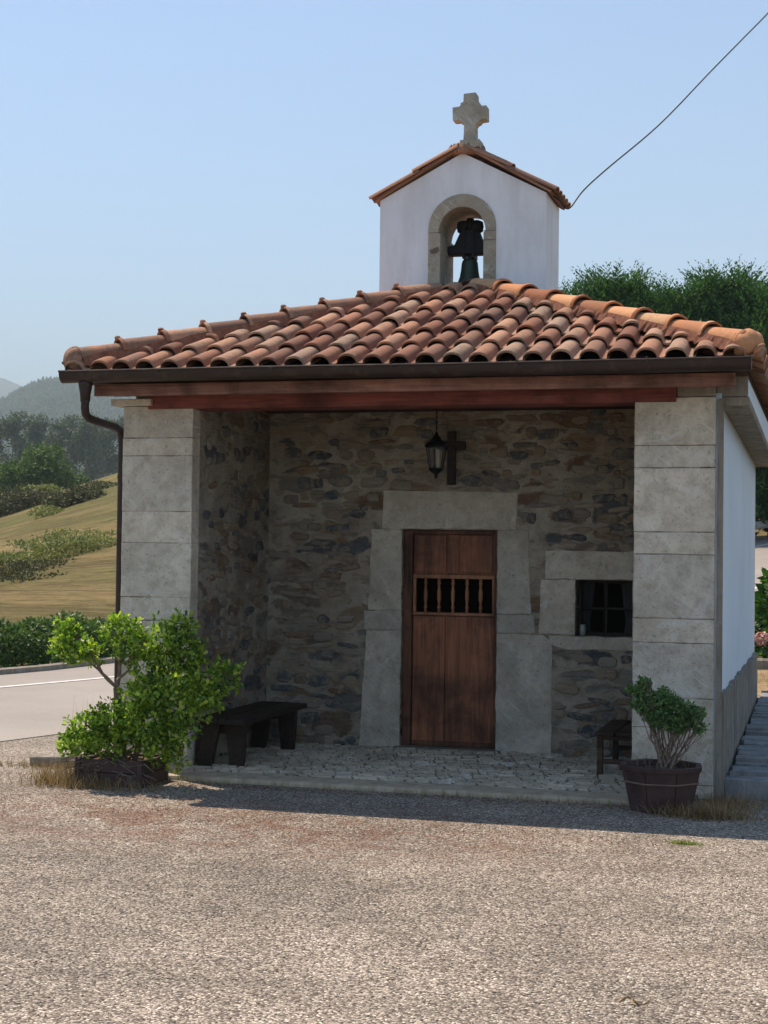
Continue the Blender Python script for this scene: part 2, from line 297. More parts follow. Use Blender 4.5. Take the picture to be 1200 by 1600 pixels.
# ------------------------------------------------------------------ object helpers
def tag(o, label=None, cat=None, group=None, kind=None):
    if label: o['label'] = label
    if cat: o['category'] = cat
    if group: o['group'] = group
    if kind: o['kind'] = kind
    return o
def empty(name, loc=(0, 0, 0), rz=0, **k):
    o = bpy.data.objects.new(name, None); C.objects.link(o); o.location = loc; o.rotation_euler = (0, 0, rz); o.empty_display_size = .1
    return tag(o, **k)
def link(name, me, mat, parent=None, smooth=False):
    if mat is not None: me.materials.append(mat)
    if smooth:
        me.polygons.foreach_set('use_smooth', [True]*len(me.polygons))
    o = bpy.data.objects.new(name, me); C.objects.link(o)
    if parent is not None: o.parent = parent
    return o
class MB:
    def __init__(s): s.v = []; s.f = []
    def add(s, vs, fs):
        n = len(s.v); s.v += [tuple(p) for p in vs]; s.f += [tuple(i+n for i in f) for f in fs]; return s
    def box(s, x0, x1, y0, y1, z0, z1, j=0):
        r = (lambda: random.uniform(-j, j)) if j else (lambda: 0)
        vs = [(x+r(), y+r(), z+r()) for z in (z0, z1) for y in (y0, y1) for x in (x0, x1)]
        return s.add(vs, [(0, 2, 3, 1), (4, 5, 7, 6), (0, 1, 5, 4), (2, 6, 7, 3), (0, 4, 6, 2), (1, 3, 7, 5)])
    def prism(s, pts, y0, y1):             # polygon in x-z, extruded along y
        n = len(pts); vs = [(x, y0, z) for x, z in pts] + [(x, y1, z) for x, z in pts]
        return s.add(vs, [tuple(range(n)), tuple(range(2*n-1, n-1, -1))] + [(i, i+n, (i+1) % n+n, (i+1) % n) for i in range(n)])
    def tube(s, pts, rad, n=8, cap=True):
        pts = [Vector(p) for p in pts]; k = len(pts)
        rs = rad if hasattr(rad, '__len__') else [rad]*k
        vs = []; up = None
        for i, p in enumerate(pts):
            d = (pts[min(i+1, k-1)] - pts[max(i-1, 0)]).normalized()
            if up is None: up = Vector((0, 0, 1)) if abs(d.z) < .9 else Vector((1, 0, 0))
            a = d.cross(up).normalized(); b = a.cross(d).normalized(); up = b
            vs += [p + (a*math.cos(t) + b*math.sin(t))*rs[i] for t in [2*math.pi*q/n for q in range(n)]]
        fs = [(i*n+q, i*n+(q+1) % n, (i+1)*n+(q+1) % n, (i+1)*n+q) for i in range(k-1) for q in range(n)]
        if cap: fs += [tuple(range(n))[::-1], tuple(range((k-1)*n, k*n))]
        return s.add(vs, fs)
    def lathe(s, prof, c=(0, 0, 0), n=16, sx=1, sy=1, rot=0):
        vs = []; k = len(prof)
        for r, z in prof: vs += [(c[0]+r*sx*math.cos(rot+2*math.pi*q/n), c[1]+r*sy*math.sin(rot+2*math.pi*q/n), c[2]+z) for q in range(n)]
        fs = [(i*n+q, i*n+(q+1) % n, (i+1)*n+(q+1) % n, (i+1)*n+q) for i in range(k-1) for q in range(n)]
        fs += [tuple(range(n))[::-1], tuple(range((k-1)*n, k*n))]
        return s.add(vs, fs)
    def mesh(s, name):
        me = bpy.data.meshes.new(name); me.from_pydata(s.v, [], s.f); me.update()
        bm = bmesh.new(); bm.from_mesh(me); bmesh.ops.recalc_face_normals(bm, faces=bm.faces); bm.to_mesh(me); bm.free()
        return me
    def build(s, name, mat, parent=None, smooth=False, bevel=0, seg=1):
        o = link(name, s.mesh(name), mat, parent, smooth)
        if bevel:
            md = o.modifiers.new('bevel', 'BEVEL'); md.width = bevel; md.segments = seg; md.limit_method = 'ANGLE'; md.angle_limit = R(40)
        return o
def npmesh(name, V, F, mat, parent=None, smooth=False):
    me = bpy.data.meshes.new(name); V = np.asarray(V, np.float32); F = np.asarray(F, np.int32)
    me.vertices.add(len(V)); me.vertices.foreach_set('co', V.ravel())
    k = F.shape[1]; me.loops.add(F.size); me.loops.foreach_set('vertex_index', F.ravel())
    me.polygons.add(len(F)); me.polygons.foreach_set('loop_start', np.arange(0, F.size, k, dtype=np.int32))
    me.update(calc_edges=True); me.validate()
    return link(name, me, mat, parent, smooth)
def unit(a): return a/np.maximum(np.linalg.norm(a, axis=1, keepdims=True), 1e-9)
def leaves(P, D, N, L, W, fold=.12):
    """leaf blades: base P, direction D, rough normal N -> 5 verts and 2 quads each, folded on the midrib"""
    D = unit(D); S = unit(np.cross(D, N)); U = np.cross(S, D); L = np.asarray(L).reshape(-1, 1); W = np.asarray(W).reshape(-1, 1)
    B = P; T = P + D*L - U*L*.12; Mi = P + D*L*.5 - U*W*fold*2; Rr = P + D*L*.48 + S*W*.5; Lf = P + D*L*.48 - S*W*.5
    V = np.stack([B, Rr, T, Lf, Mi], 1).reshape(-1, 3); i = np.arange(len(P))[:, None]*5
    F = np.concatenate([i+np.array([[0, 1, 2, 4]]), i+np.array([[0, 4, 2, 3]])])
    return V, F
def round_leaves(P, D, N, L, W, fold=.10):
    D = unit(D); S = unit(np.cross(D, N)); U = np.cross(S, D); L = np.asarray(L).reshape(-1, 1); W = np.asarray(W).reshape(-1, 1)
    B = P; T = P+D*L-U*L*.15; Mi = P+D*L*.55-U*W*fold*2; a = P+D*L*.35; c = P+D*L*.78-U*L*.05
    V = np.stack([B, a+S*W*.36, c+S*W*.5, T, c-S*W*.5, a-S*W*.36, Mi], 1).reshape(-1, 3); i = np.arange(len(P))[:, None]*7
    F = np.concatenate([i+np.array([[0, 1, 2, 6]]), i+np.array([[6, 2, 3, 4]]), i+np.array([[0, 6, 4, 5]])])
    return V, F
def join(parts):
    Vs, Fs, n = [], [], 0
    for V, F in parts: Vs.append(V); Fs.append(F+n); n += len(V)
    return np.concatenate(Vs), np.concatenate(Fs)
def clump_points(rng, clumps, n, shell=.55):
    """random twig tips through ellipsoids, denser at the surface; returns points and outward directions"""
    wts = np.array([c[3]*c[4]*c[5] for c in clumps])**.75; wts = wts/wts.sum(); P = []; O = []
    for c, k in zip(clumps, rng.multinomial(n, wts)):
        d = unit(rng.normal(size=(k, 3))); r = (shell + (1-shell)*rng.random((k, 1)))**.8
        lump = 1 + .16*np.sin(d[:, :1]*7+c[0]*9) * np.cos(d[:, 2:3]*6+c[1]*5)
        P.append(np.array(c[:3]) + d*r*lump*np.array(c[3:6])); O.append(d)
    return np.concatenate(P), np.concatenate(O)
def rosettes(rng, P, O, per, L, W, spread=.9, up=.35, fn=None):
    k = len(P); idx = np.repeat(np.arange(k), per); ax = unit(O + np.array([0, 0, up]) + rng.normal(size=(k, 3))*.35)[idx]
    d = unit(ax + rng.normal(size=(k*per, 3))*spread*.8)
    sz = (.50+.8*rng.random(k*per))
    return (fn or leaves)(P[idx]+d*L*.1+rng.normal(size=(k*per, 3))*L*.25, d, ax+rng.normal(size=(k*per, 3))*.25, L*sz, W*sz)

rnd = random.Random(7); random.seed(7)

# ------------------------------------------------------------------ terrain
def sstep(a, b, x):
    t = min(1, max(0, (x-a)/(b-a))); return t*t*(3-2*t)
def interp(x, pts):
    if x <= pts[0][0]: return pts[0][1]
    for (a, p), (b, q) in zip(pts, pts[1:]):
        if x <= b: return p + (q-p)*(x-a)/(b-a)
    return pts[-1][1]
GL = [(0, 0), (19.5, 0), (23, .12), (30, .42), (40, .9), (60, 1.9), (90, 4.2), (112, 5.75), (125, 6.15), (140, 6.2), (190, 5), (260, 5.5), (350, 9), (500, 14), (900, 18), (6000, 18)]
GR = [(0.3, 0), (6, .2), (9.4, .3), (20, .75), (29.5, 1.3), (35.5, 2.1), (45, 3.0), (80, 5), (400, 12), (6000, 20)]
def height(x, y):
    dx, dy = x-CAM.x, y-CAM.y; D = math.hypot(dx, dy)
    if y < -3: front = sstep(-3, -10, y)
    else: front = 0
    a = math.atan2(-dx, dy)
    F = min(9, max(2.5, 4.5 + 3.1*(.516-a)/.073)); 
    gl = interp(D, GL)*(F/6.15 if D > 60 else 1+(F/6.15-1)*sstep(22, 60, D)); gr = interp(y, GR)
    t = sstep(.10, .30, a) if D > 17 else sstep(-1.5, -.2, -x)
    wob = .22*math.sin(x*.11+y*.07)*math.cos(y*.09-x*.05)*sstep(35, 70, D)
    z = (gr*(1-t) + gl*t)*(1-front) + wob*(1-front)
    return z
def ground_h(x, y): return height(x, y)
# road: its far (white-lined) edge
ROAD = [(-12.3, -22), (-8.3, -8), (-5.75, 0), (-4.15, 5.6), (-3.72, 7.1), (-2.75, 10.5), (-1.0, 18), (.6, 26), (3.1, 34.3), (8.5, 41), (18, 46.5), (32, 50)]
def poly_sample(pts, step=.8):
    out = []
    P = [Vector((p[0], p[1], 0)) for p in pts]; P = [P[0]*2-P[1]]+P+[P[-1]*2-P[-2]]
    for i in range(1, len(P)-2):
        n = max(2, int((P[i+1]-P[i]).length/step))
        for q in range(n):
            t = q/n; a, b, c, d = P[i-1:i+3]
            out.append(.5*((2*b)+(c-a)*t+(2*a-5*b+4*c-d)*t*t+(3*b-a-3*c+d)*t**3))
    return out
RS = poly_sample(ROAD)
def road_dist(x, y):
    """signed offset to the right of the white line"""
    best = 1e9; s = 0
    for i in range(0, len(RS)-1):
        p = RS[i]; d = (x-p.x)**2+(y-p.y)**2
        if d < best:
            best = d; t = (RS[i+1]-p).normalized(); s = (x-p.x)*t.y-(y-p.y)*t.x
    return s, math.sqrt(best)
def ribbon(name, o0, o1, dz, mat, imax=None, thick=0, nsub=4, i0=0, **k):
    vs = []; fs = []; n = nsub+1; pts = RS[i0:imax]
    for i, p in enumerate(pts):
        a = RS[min(i0+i+1, len(RS)-1)]; bb = RS[max(i0+i-1, 0)]; t = (a-bb).normalized(); nr = Vector((t.y, -t.x, 0))
        for q in range(n):
            o = o0+(o1-o0)*q/nsub; c = p+nr*o; vs.append((c.x, c.y, ROADZ(p, o)+dz))
    for i in range(len(pts)-1):
        for q in range(nsub): fs.append((i*n+q, i*n+q+1, (i+1)*n+q+1, (i+1)*n+q))
    m = MB().add(vs, fs)
    if thick:
        N = len(vs); m.v += [(x, y, z-thick) for x, y, z in vs]
        e = [(i*n, (i+1)*n) for i in range(len(pts)-1)]; e2 = [(i*n+nsub, (i+1)*n+nsub) for i in range(len(pts)-1)]
        m.f += [(a, b, b+N, a+N) for a, b in e+e2]
        m.f += [tuple(v+N for v in f) for f in fs]
        m.f += [(0, nsub, nsub+N, N)]
    o = m.build(name, mat); return tag(o, **k)
def ROADZ(p, o): return max(0, height(p.x+1.6, p.y))

# ------------------------------------------------------------------ the setting
RSN = np.array([[p.x, p.y] for p in RS])
def build_terrain():
    az = np.concatenate([np.linspace(-1.15, .95, 330), np.linspace(.95, 2*math.pi-1.15, 50)[1:-1]])
    rad = [0.0]; r = 1.2
    while r < 7000:
        rad.append(r); r = r*1.034 if r > 14 else r+.5
    V = []
    for r in rad:
        for a in az:
            x = CAM.x - r*math.sin(a); y = CAM.y + r*math.cos(a); z = height(x, y)
            if r < 75:
                d2 = (RSN[:, 0]-x)**2+(RSN[:, 1]-y)**2; i = min(int(d2.argmin()), len(RS)-2); p = RS[i]; t = (RS[i+1]-p).normalized()
                s = (x-p.x)*t.y-(y-p.y)*t.x; dd = math.sqrt(d2[i])
                out = max(0, -1.7-s, s-4.1); 
                if dd > abs(s)+3: out = 9
                k = 1-sstep(0, 4.5, out)
                z = z*(1-k) + (ROADZ(p, s)-.05)*k
            z -= .03
            V.append((x, y, z))
    n = len(az); F = [(i*n+j, i*n+(j+1) % n, (i+1)*n+(j+1) % n, (i+1)*n+j) for i in range(len(rad)-1) for j in range(n)]
    o = npmesh('field', V, F, M['field'], smooth=True); tag(o, kind='structure')
build_terrain()
def sheet(name, pts, z, mat, step=0):
    m = MB().add([(x, y, z) for x, y in pts], [tuple(range(len(pts)))])
    o = m.build(name, mat); return tag(o, kind='structure')
gr = sheet('ground', [(-15.2, -26), (16, -26), (16, .9), (4.2, .9), (4.2, 3), (0.1, 3), (0.1, 9), (-1.5, 11), (-2.5, 9.5), (-4.4, 3.5), (-7.0, -1.5), (-9.6, -10)], 0.0, M['gravel'])
ribbon('road', -1.35, 3.7, .006, M['road'], kind='structure')
lw = ribbon('road_line', -.06, .05, .012, M['white'], nsub=1, kind='structure')
lw2 = ribbon('road_line', 3.45, 3.55, .012, M['white'], nsub=1, i0=next(i for i, p in enumerate(RS) if p.y > 20), kind='structure')
kb = ribbon('kerb', -1.55, -1.35, .07, M['slab'], thick=.2, nsub=1, kind='structure')
def hill_ridge(name, prof, D0, D1, mat, base, seed):
    """a long ridge: crest heights by azimuth, rising from distance D0 to the crest at D1 and falling behind"""
    rng = np.random.default_rng(seed); az = np.linspace(-.9, 1.2, 420); V = []; rows = [(D0, 0), ((D0*3+D1)/4, .16), ((D0+D1)/2, .42), ((D0+3*D1)/4, .74), (D1, 1), (D1*1.12, .8), (D1*1.35, .1), (D1*1.4, 0)]
    fine = []
    for (d0, h0), (d1, h1) in zip(rows, rows[1:]):
        for q in range(5): fine.append((d0+(d1-d0)*q/5, h0+(h1-h0)*q/5))
    for d, hh in fine:
        for a in az:
            c = interp(a, prof); z = base + (c-base)*hh + .02*c*math.sin(a*40+d*.004)*math.sin(d*.006+a*13)*min(1, hh*3)*(1 if hh < 1 else .3)
            V.append((CAM.x-d*math.sin(a), CAM.y+d*math.cos(a), z))
    n = len(az); F = [(i*n+j, i*n+j+1, (i+1)*n+j+1, (i+1)*n+j) for i in range(len(fine)-1) for j in range(n-1)]
    o = npmesh(name, V, F, mat, smooth=True); tag(o, kind='structure'); return np.array(V).reshape(len(fine), n, 3), fine
A = lambda px: .2759 - math.atan((px-600)/2461.5)
HP = [(-.9, 60), (A(1300), 90), (A(700), 150), (A(300), 190), (A(200), 198), (A(110), 207), (A(62), 204), (A(30), 192), (A(0), 176), (A(-150), 150), (1.2, 70)]
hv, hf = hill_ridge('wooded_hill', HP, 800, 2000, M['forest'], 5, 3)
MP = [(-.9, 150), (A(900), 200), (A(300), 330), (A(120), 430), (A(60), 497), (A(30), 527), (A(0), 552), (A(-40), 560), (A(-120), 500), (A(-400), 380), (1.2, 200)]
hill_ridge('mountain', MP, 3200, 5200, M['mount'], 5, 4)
def far_wood():
    rng = np.random.default_rng(11); P = []
    nr, na, _ = hv.shape
    # conifers over the facing slope, denser where the slope is in view
    n = 15000
    az = rng.uniform(A(330), A(-60), n); rr = rng.random(n)**.7
    rowf = 2 + rr*(21.0-2); i = rowf.astype(int); f = rowf-i
    azs = np.linspace(-.9, 1.2, na); j = np.clip(((az+.9)/2.1*(na-1)).astype(int), 0, na-2); g = ((az-azs[j])/(azs[1]-azs[0]))[:, None]; f = f[:, None]
    P = (hv[i, j]*(1-f)+hv[i+1, j]*f)*(1-g) + (hv[i, j+1]*(1-f)+hv[i+1, j+1]*f)*g
    H = rng.uniform(7, 15, n); Rr = H*rng.uniform(.22, .36, n); ang = np.arange(6)*math.pi/3
    rings = [(.0, .75), (.28, 1.0), (.62, .6), (.85, .28)]
    V = []
    for hz, rr_ in rings:
        a = ang[None, :]+rng.random((n, 1))*6
        V.append(np.stack([P[:, :1]+Rr[:, None]*rr_*np.cos(a), P[:, 1:2]+Rr[:, None]*rr_*np.sin(a), np.repeat(P[:, 2:3]+H[:, None]*hz-.5, 6, 1)], 2))
    V.append(np.repeat((P+np.stack([0*H, 0*H, H], 1))[:, None, :], 1, 1))
    V = np.concatenate(V, 1); b = np.arange(n)[:, None]*25
    F = []
    for k in range(3):
        for q in range(6): F.append([k*6+q, k*6+(q+1) % 6, (k+1)*6+(q+1) % 6, (k+1)*6+q])
    for q in range(0, 6, 2): F.append([18+q, 18+q+1, 18+(q+2) % 6, 24])
    F = (b[:, :, None]+np.array(F)[None]).reshape(-1, 4)
    o = npmesh('forest', V.reshape(-1, 3), F, M['forest']); tag(o, 'hazy conifer forest covering the far hillside', 'forest', kind='stuff')
far_wood()

# ------------------------------------------------------------------ chapel
XLI, XRI, XRO, YB, ZB = .554, 3.762, 4.30, 1.66, 2.64
chapel = empty('chapel', (2.15, 0, 0), label='small stone chapel with open porch, tiled hip roof and white bell gable', cat='chapel')
OFF = Vector((2.15, 0, 0))
CH = []   # everything below is built in world coordinates, then shifted under its parent
def under(o, parent=chapel):
    o.parent = parent
    if parent is chapel: o.location = -OFF
    return o
def P(name, mb, mat, parent=chapel, label=None, **k):
    o = mb.build(name, mat, None, **k); under(o, parent)
    if label: o['label'] = label
    return o

# dressed block: an outline in x-z with a wandering edge and a slightly rounded face
def block(m, pts, y0=1.66-.007, y1=1.66+.02, j=.006, rs=rnd):
    q = []                                   # subdivide the outline so the edge wanders
    n = len(pts)
    for i in range(n):
        (x0, z0), (x1, z1) = pts[i], pts[(i+1) % n]; L = math.hypot(x1-x0, z1-z0); k = max(1, int(L/.07))
        for a in range(k):
            t = a/k; jj = 0 if a == 0 else j; q.append((x0+(x1-x0)*t+rs.uniform(-jj, jj), z0+(z1-z0)*t+rs.uniform(-jj, jj)))
    n = len(q); cx = sum(p[0] for p in q)/n; cz = sum(p[1] for p in q)/n
    ins = []
    for x, z in q:
        d = math.hypot(x-cx, z-cz); ins.append((x-(x-cx)/d*.006, z-(z-cz)/d*.006))
    vs = [(x, y1, z) for x, z in q]+[(x, y0+.005, z) for x, z in q]+[(x, y0+rs.uniform(0, .0012), z) for x, z in ins]
    fs = [(i, (i+1) % n, (i+1) % n+n, i+n) for i in range(n)]+[(i+n, (i+1) % n+n, (i+1) % n+2*n, i+2*n) for i in range(n)]+[tuple(range(2*n, 3*n))]
    m.add(vs, fs)

def pillar(x0, x1, y0, y1, zs, rs, label):
    m = MB(); z = .0
    for i, zt in enumerate(zs):
        g = .0018; e = [rs.uniform(-.004, .004) for _ in range(4)]
        block(m, [(x0+e[0]*.4, z+g), (x1+e[1]*.4, z+g+e[2]*.6), (x1+e[1]*.4, zt-g+e[3]*.6), (x0+e[0]*.4, zt-g)], y0+rs.uniform(0, .004), y0+.10, .0022, rs)
        m.box(x0+.004, x1-.003, y0+.101, y1, z+.001, zt-.001, .0005)
        z = zt
    o = P('pillar', m, M['ashlar'], label=label)
    c = MB().box(x0+.010, x1-.010, y0+.011, y1-.01, .0, zs[-1]-.006); q = P('pillar_joint', c, M['jointl'], o); q.location = (0, 0, 0)
    return o
pillar(0, XLI, 0, .15, [.28, .62, 1.09, 1.26, 1.66, 1.89, 2.30, 2.43, 2.665], rnd, 'weathered ashlar pillar of uneven limestone courses beside the downpipe')
pillar(XRI, XRO, 0, .52, [.09, .46, .66, 1.03, 1.19, 1.62, 1.77, 2.20, 2.35, 2.675], rnd, 'broad ashlar pillar beside the barred window')
# side walls and back wall of porch, walls of the nave
m = MB(); m.box(.03, XLI-.004, .151, YB+.3, -.1, 2.80); P('side_wall', m, M['rubble_side'], label='rubble side wall inside the porch')
m = MB(); m.box(XRI+.004, 4.296, .521, YB+.3, -.1, 2.80); P('side_wall', m, M['rubble_side'], label='rubble side wall next to the window')
m = MB()   # back wall with openings for door and window
for b in [(XLI-.004, 1.70, -.1, 2.86), (1.70, 2.486, 1.80, 2.86), (2.486, 3.115, -.1, 2.86), (3.115, 3.56, -.1, .975), (3.115, 3.56, 1.415, 2.86), (3.56, XRI+.004, -.1, 2.86)]:
    m.box(b[0], b[1], YB, YB+.3, b[2], b[3])
P('porch_wall', m, M['rubble'])
def rubble_stones(u0, u1, z0, z1, to3, skip, seed, dens=.80):
    rs = random.Random(seed); m = MB(); z = z0
    while z < z1:
        h = rs.uniform(.045, .125); u = u0-rs.uniform(0, .1)
        while u < u1:
            w_ = rs.uniform(.08, .29); cu, cz = u+w_/2+rs.uniform(-.02, .02), z+h/2+rs.uniform(-.022, .022); a, b = w_*rs.uniform(.36, .485), h*rs.uniform(.34, .485)
            u += w_
            if rs.random() > dens or cu-a < u0+.005 or cu+a > u1-.005 or any(cu+a*.7 > r[0] and cu-a*.7 < r[1] and cz+b*.5 > r[2] and cz-b*.5 < r[3] for r in skip): continue
            n = 11; pr = rs.uniform(.006, .022); tilt = rs.uniform(-.18, .18); sq = rs.uniform(.55, .95); ring = []
            for k in range(n):
                an = 2*math.pi*(k+rs.uniform(-.25, .25))/n; c_, s_ = math.cos(an), math.sin(an); rr = 1+rs.uniform(-.14, .14)
                du, dz = a*rr*math.copysign(abs(c_)**sq, c_), b*rr*math.copysign(abs(s_)**sq, s_); ring.append((du-dz*tilt, dz+du*tilt))
            vs = [to3(cu+p, cz+q, -.003) for p, q in ring]+[to3(cu+p*.90, cz+q*.86, pr*.75) for p, q in ring]+[to3(cu+p*.60, cz+q*.5, pr+rs.uniform(-.003, .003)) for p, q in ring]
            m.add(vs, [(k, (k+1) % n, (k+1) % n+n, k+n) for k in range(n)]+[(k+n, (k+1) % n+n, (k+1) % n+2*n, k+2*n) for k in range(n)]+[tuple(range(2*n, 3*n))])
        z += h
    return m
P('rubble_stones', rubble_stones(XLI, XRI, .03, 2.74, lambda u, z, d: (u, YB-d, z), [(1.34, 2.95, 0, 1.82), (1.5, 2.68, 1.7, 2.13), (2.80, 3.76, .85, 1.66)], 4), M['stone'], label='slate and brown stones standing out of the mortar on the porch back wall')
P('rubble_stones', rubble_stones(.16, YB, .03, 2.74, lambda u, z, d: (XLI-.004+d, u, z), [], 8, .6), M['stone'], label='stones standing out of the left porch wall')
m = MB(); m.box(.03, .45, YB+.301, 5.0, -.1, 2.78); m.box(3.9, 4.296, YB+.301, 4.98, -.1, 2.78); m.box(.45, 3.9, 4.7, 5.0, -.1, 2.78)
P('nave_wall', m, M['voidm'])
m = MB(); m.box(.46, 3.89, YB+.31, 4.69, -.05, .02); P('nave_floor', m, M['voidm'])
# white render of outer side, plinth
def slab_grid(x, y0, y1, z0f, z1f, t, ny, nz, amp, rs):
    """thin vertical panel facing +x with uneven face and top edge"""
    vs = []; fs = []
    for i in range(ny+1):
        y = y0+(y1-y0)*i/ny; za, zb = z0f(y), z1f(y)
        for k in range(nz+1): vs.append((x+rs.uniform(0, amp), y, za+(zb-za)*k/nz))
    n = nz+1
    for i in range(ny):
        for k in range(nz): fs.append((i*n+k, (i+1)*n+k, (i+1)*n+k+1, i*n+k+1))
    N = len(vs); vs += [(x-t, v[1], v[2]) for v in vs]
    for i in range(ny):
        a, b = i*n+nz, (i+1)*n+nz; fs.append((a, b, b+N, a+N)); a, b = i*n, (i+1)*n; fs.append((a, b, b+N, a+N))
    for i in (0, ny):
        for k in range(nz): fs.append((i*n+k, i*n+k+1, i*n+k+1+N, i*n+k+N))
    return MB().add(vs, fs)
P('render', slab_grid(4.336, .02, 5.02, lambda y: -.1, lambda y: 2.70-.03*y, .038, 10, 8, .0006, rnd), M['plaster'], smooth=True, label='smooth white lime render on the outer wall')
P('plinth', slab_grid(4.362, .012, 5.06, lambda y: -.1, lambda y: .69+.010*math.sin(y*7)+.006*math.sin(y*19)+rnd.uniform(-.004, .006), .024, 130, 10, .006, rnd), M['cement'], label='stained cement plinth')
m = MB(); m.box(4.312, 4.352, .0, .016, .0, 2.66); P('render_edge', m, M['slab'])
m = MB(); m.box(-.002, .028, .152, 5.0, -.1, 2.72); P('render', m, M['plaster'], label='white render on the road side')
# corbelled eaves box on the outer wall
def sloped_box(x0, x1, y0, y1, za0, za1, zb0, zb1):
    vs = [(x, y, z) for x in (x0, x1) for (y, z) in ((y0, za0), (y1, zb0), (y1, zb1), (y0, za1))]
    return MB().add(vs, [(0, 1, 2, 3), (7, 6, 5, 4), (0, 4, 5, 1), (1, 5, 6, 2), (2, 6, 7, 3), (3, 7, 4, 0)])
P('eaves_slab', sloped_box(4.30, 4.515, .03, 5.2, 2.615, 2.675, 2.50, 2.56), M['slab'], bevel=.006)
P('eaves_end', MB().box(4.302, 4.506, .03, .059, 2.677, 2.83), M['slab'], bevel=.004)
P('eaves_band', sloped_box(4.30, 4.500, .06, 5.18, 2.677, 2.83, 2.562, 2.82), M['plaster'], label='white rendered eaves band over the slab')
m = MB(); m.box(-.08, .24, -.05, .3, 2.667, 2.715); P('capstone', m, M['ashlar'], bevel=.004, label='thin capstone under the beam end')
m = MB(); m.box(4.045, 4.299, .0, .26, 2.678, 2.752); P('capstone', m, M['slab'], bevel=.006, label='mortared capstone closing the beam end')
m = MB(); m.box(-.03, .03, .3, 5.1, 2.667, 2.80); P('eaves_slab', m, M['slab'])
# timber: wall beam, eaves boards
m = MB(); m.box(.20, 4.04, -.012, .26, 2.642, 2.742); P('beam', m, M['beam'], bevel=.006, label='dark red beam across the porch opening')
m = MB(); m.box(-.10, 4.44, -.285, -.245, 2.715, 2.80); m.box(-.06, 4.41, -.244, -.03, 2.735, 2.755)
P('eaves_board', m, M['board'], bevel=.003)
m = MB()
for i in range(9): m.box(.03, 4.30, .27+i*.155, .27+i*.155+.150, 2.752, 2.775)
P('ceiling', m, M['ceil'])
# porch floor of split stones with a smooth kerb
def floor_stones():
    m = MB(); m.box(.12, 4.02, -.42, -.13, -.08, .035)
    P('threshold', m, M['tanslab'], bevel=.02, seg=2, label='worn pale concrete threshold')
    m = MB(); m.box(.02, 4.2, -.131, YB, -.08, .030); P('floor_bed', m, M['jointm'])
    m = MB(); rs = random.Random(5); y = -.12
    while y < YB-.03:
        dy = rs.uniform(.035, .06); x = .06 if y < .5 else XLI+.01
        xe = 3.99 if y > 0 else 3.99
        if y < .53: x, xe = XLI+.01, XRI-.01
        if y < -.0: x, xe = .2, 3.98
        while x < xe:
            dx = rs.uniform(.06, .20); dx = min(dx, xe-x)
            if dx > .02:
                z = .040+rs.uniform(-.006, .012); s_ = rs.uniform(-.008, .008); y1 = y+dy-.007
                m.add([(x+.004, y+s_, z-.03), (x+dx-.005, y-s_, z-.03), (x+dx-.005, y1, z-.03), (x+.004, y1+s_, z-.03), (x+.012, y+.007+s_, z), (x+dx-.013, y+.006-s_, z+.004), (x+dx-.012, y1-.006, z+.002), (x+.012, y1-.006+s_, z-.002)],
                      [(0, 1, 5, 4), (1, 2, 6, 5), (2, 3, 7, 6), (3, 0, 4, 7), (4, 5, 6, 7)])
            x += dx
        y += dy
    P('floor_stones', m, M['ashlar2'], label='floor of narrow stones set on edge')
M['ashlar2'] = m_ashlar('floor_stone', (1, 1, 1), (.27, .235, .185), (.56, .50, .41))
floor_stones()

# door surround and window surround: dressed blocks standing a little proud of the rubble
m = MB()
block(m, [(1.53, 1.806), (2.64, 1.806), (2.65, 2.10), (1.54, 2.115)])
block(m, [(1.42, 1.145), (1.698, 1.145), (1.698, 1.80), (1.44, 1.80)])
block(m, [(1.385, .985), (1.698, .985), (1.698, 1.138), (1.385, 1.138)])
block(m, [(1.355, .035), (1.698, .035), (1.698, .978), (1.41, .978)])
block(m, [(2.488, 1.135), (2.765, 1.135), (2.735, 1.80), (2.488, 1.80)])
block(m, [(2.488, .985), (2.80, .985), (2.79, 1.128), (2.488, 1.128)])
block(m, [(2.488, .035), (2.935, .035), (2.93, .93), (2.86, .975), (2.488, .975)])
P('door_surround', m, M['surround'], label='pale dressed stone frame around the door')
m = MB()
block(m, [(2.872, 1.42), (3.70, 1.42), (3.70, 1.64), (2.87, 1.64)])
block(m, [(2.825, .985), (3.112, .985), (3.112, 1.412), (2.84, 1.412)])
block(m, [(2.93, .90), (3.05, .865), (3.72, .87), (3.72, .972), (2.90, .972)])
block(m, [(3.562, .98), (3.74, .98), (3.74, 1.412), (3.562, 1.412)])
P('window_surround', m, M['surround'], label='pale dressed stone frame around the window')
m = MB(); m.box(1.66, 2.54, YB-.08, YB+.10, .0, .052); P('door_sill', m, M['slab'], bevel=.006)

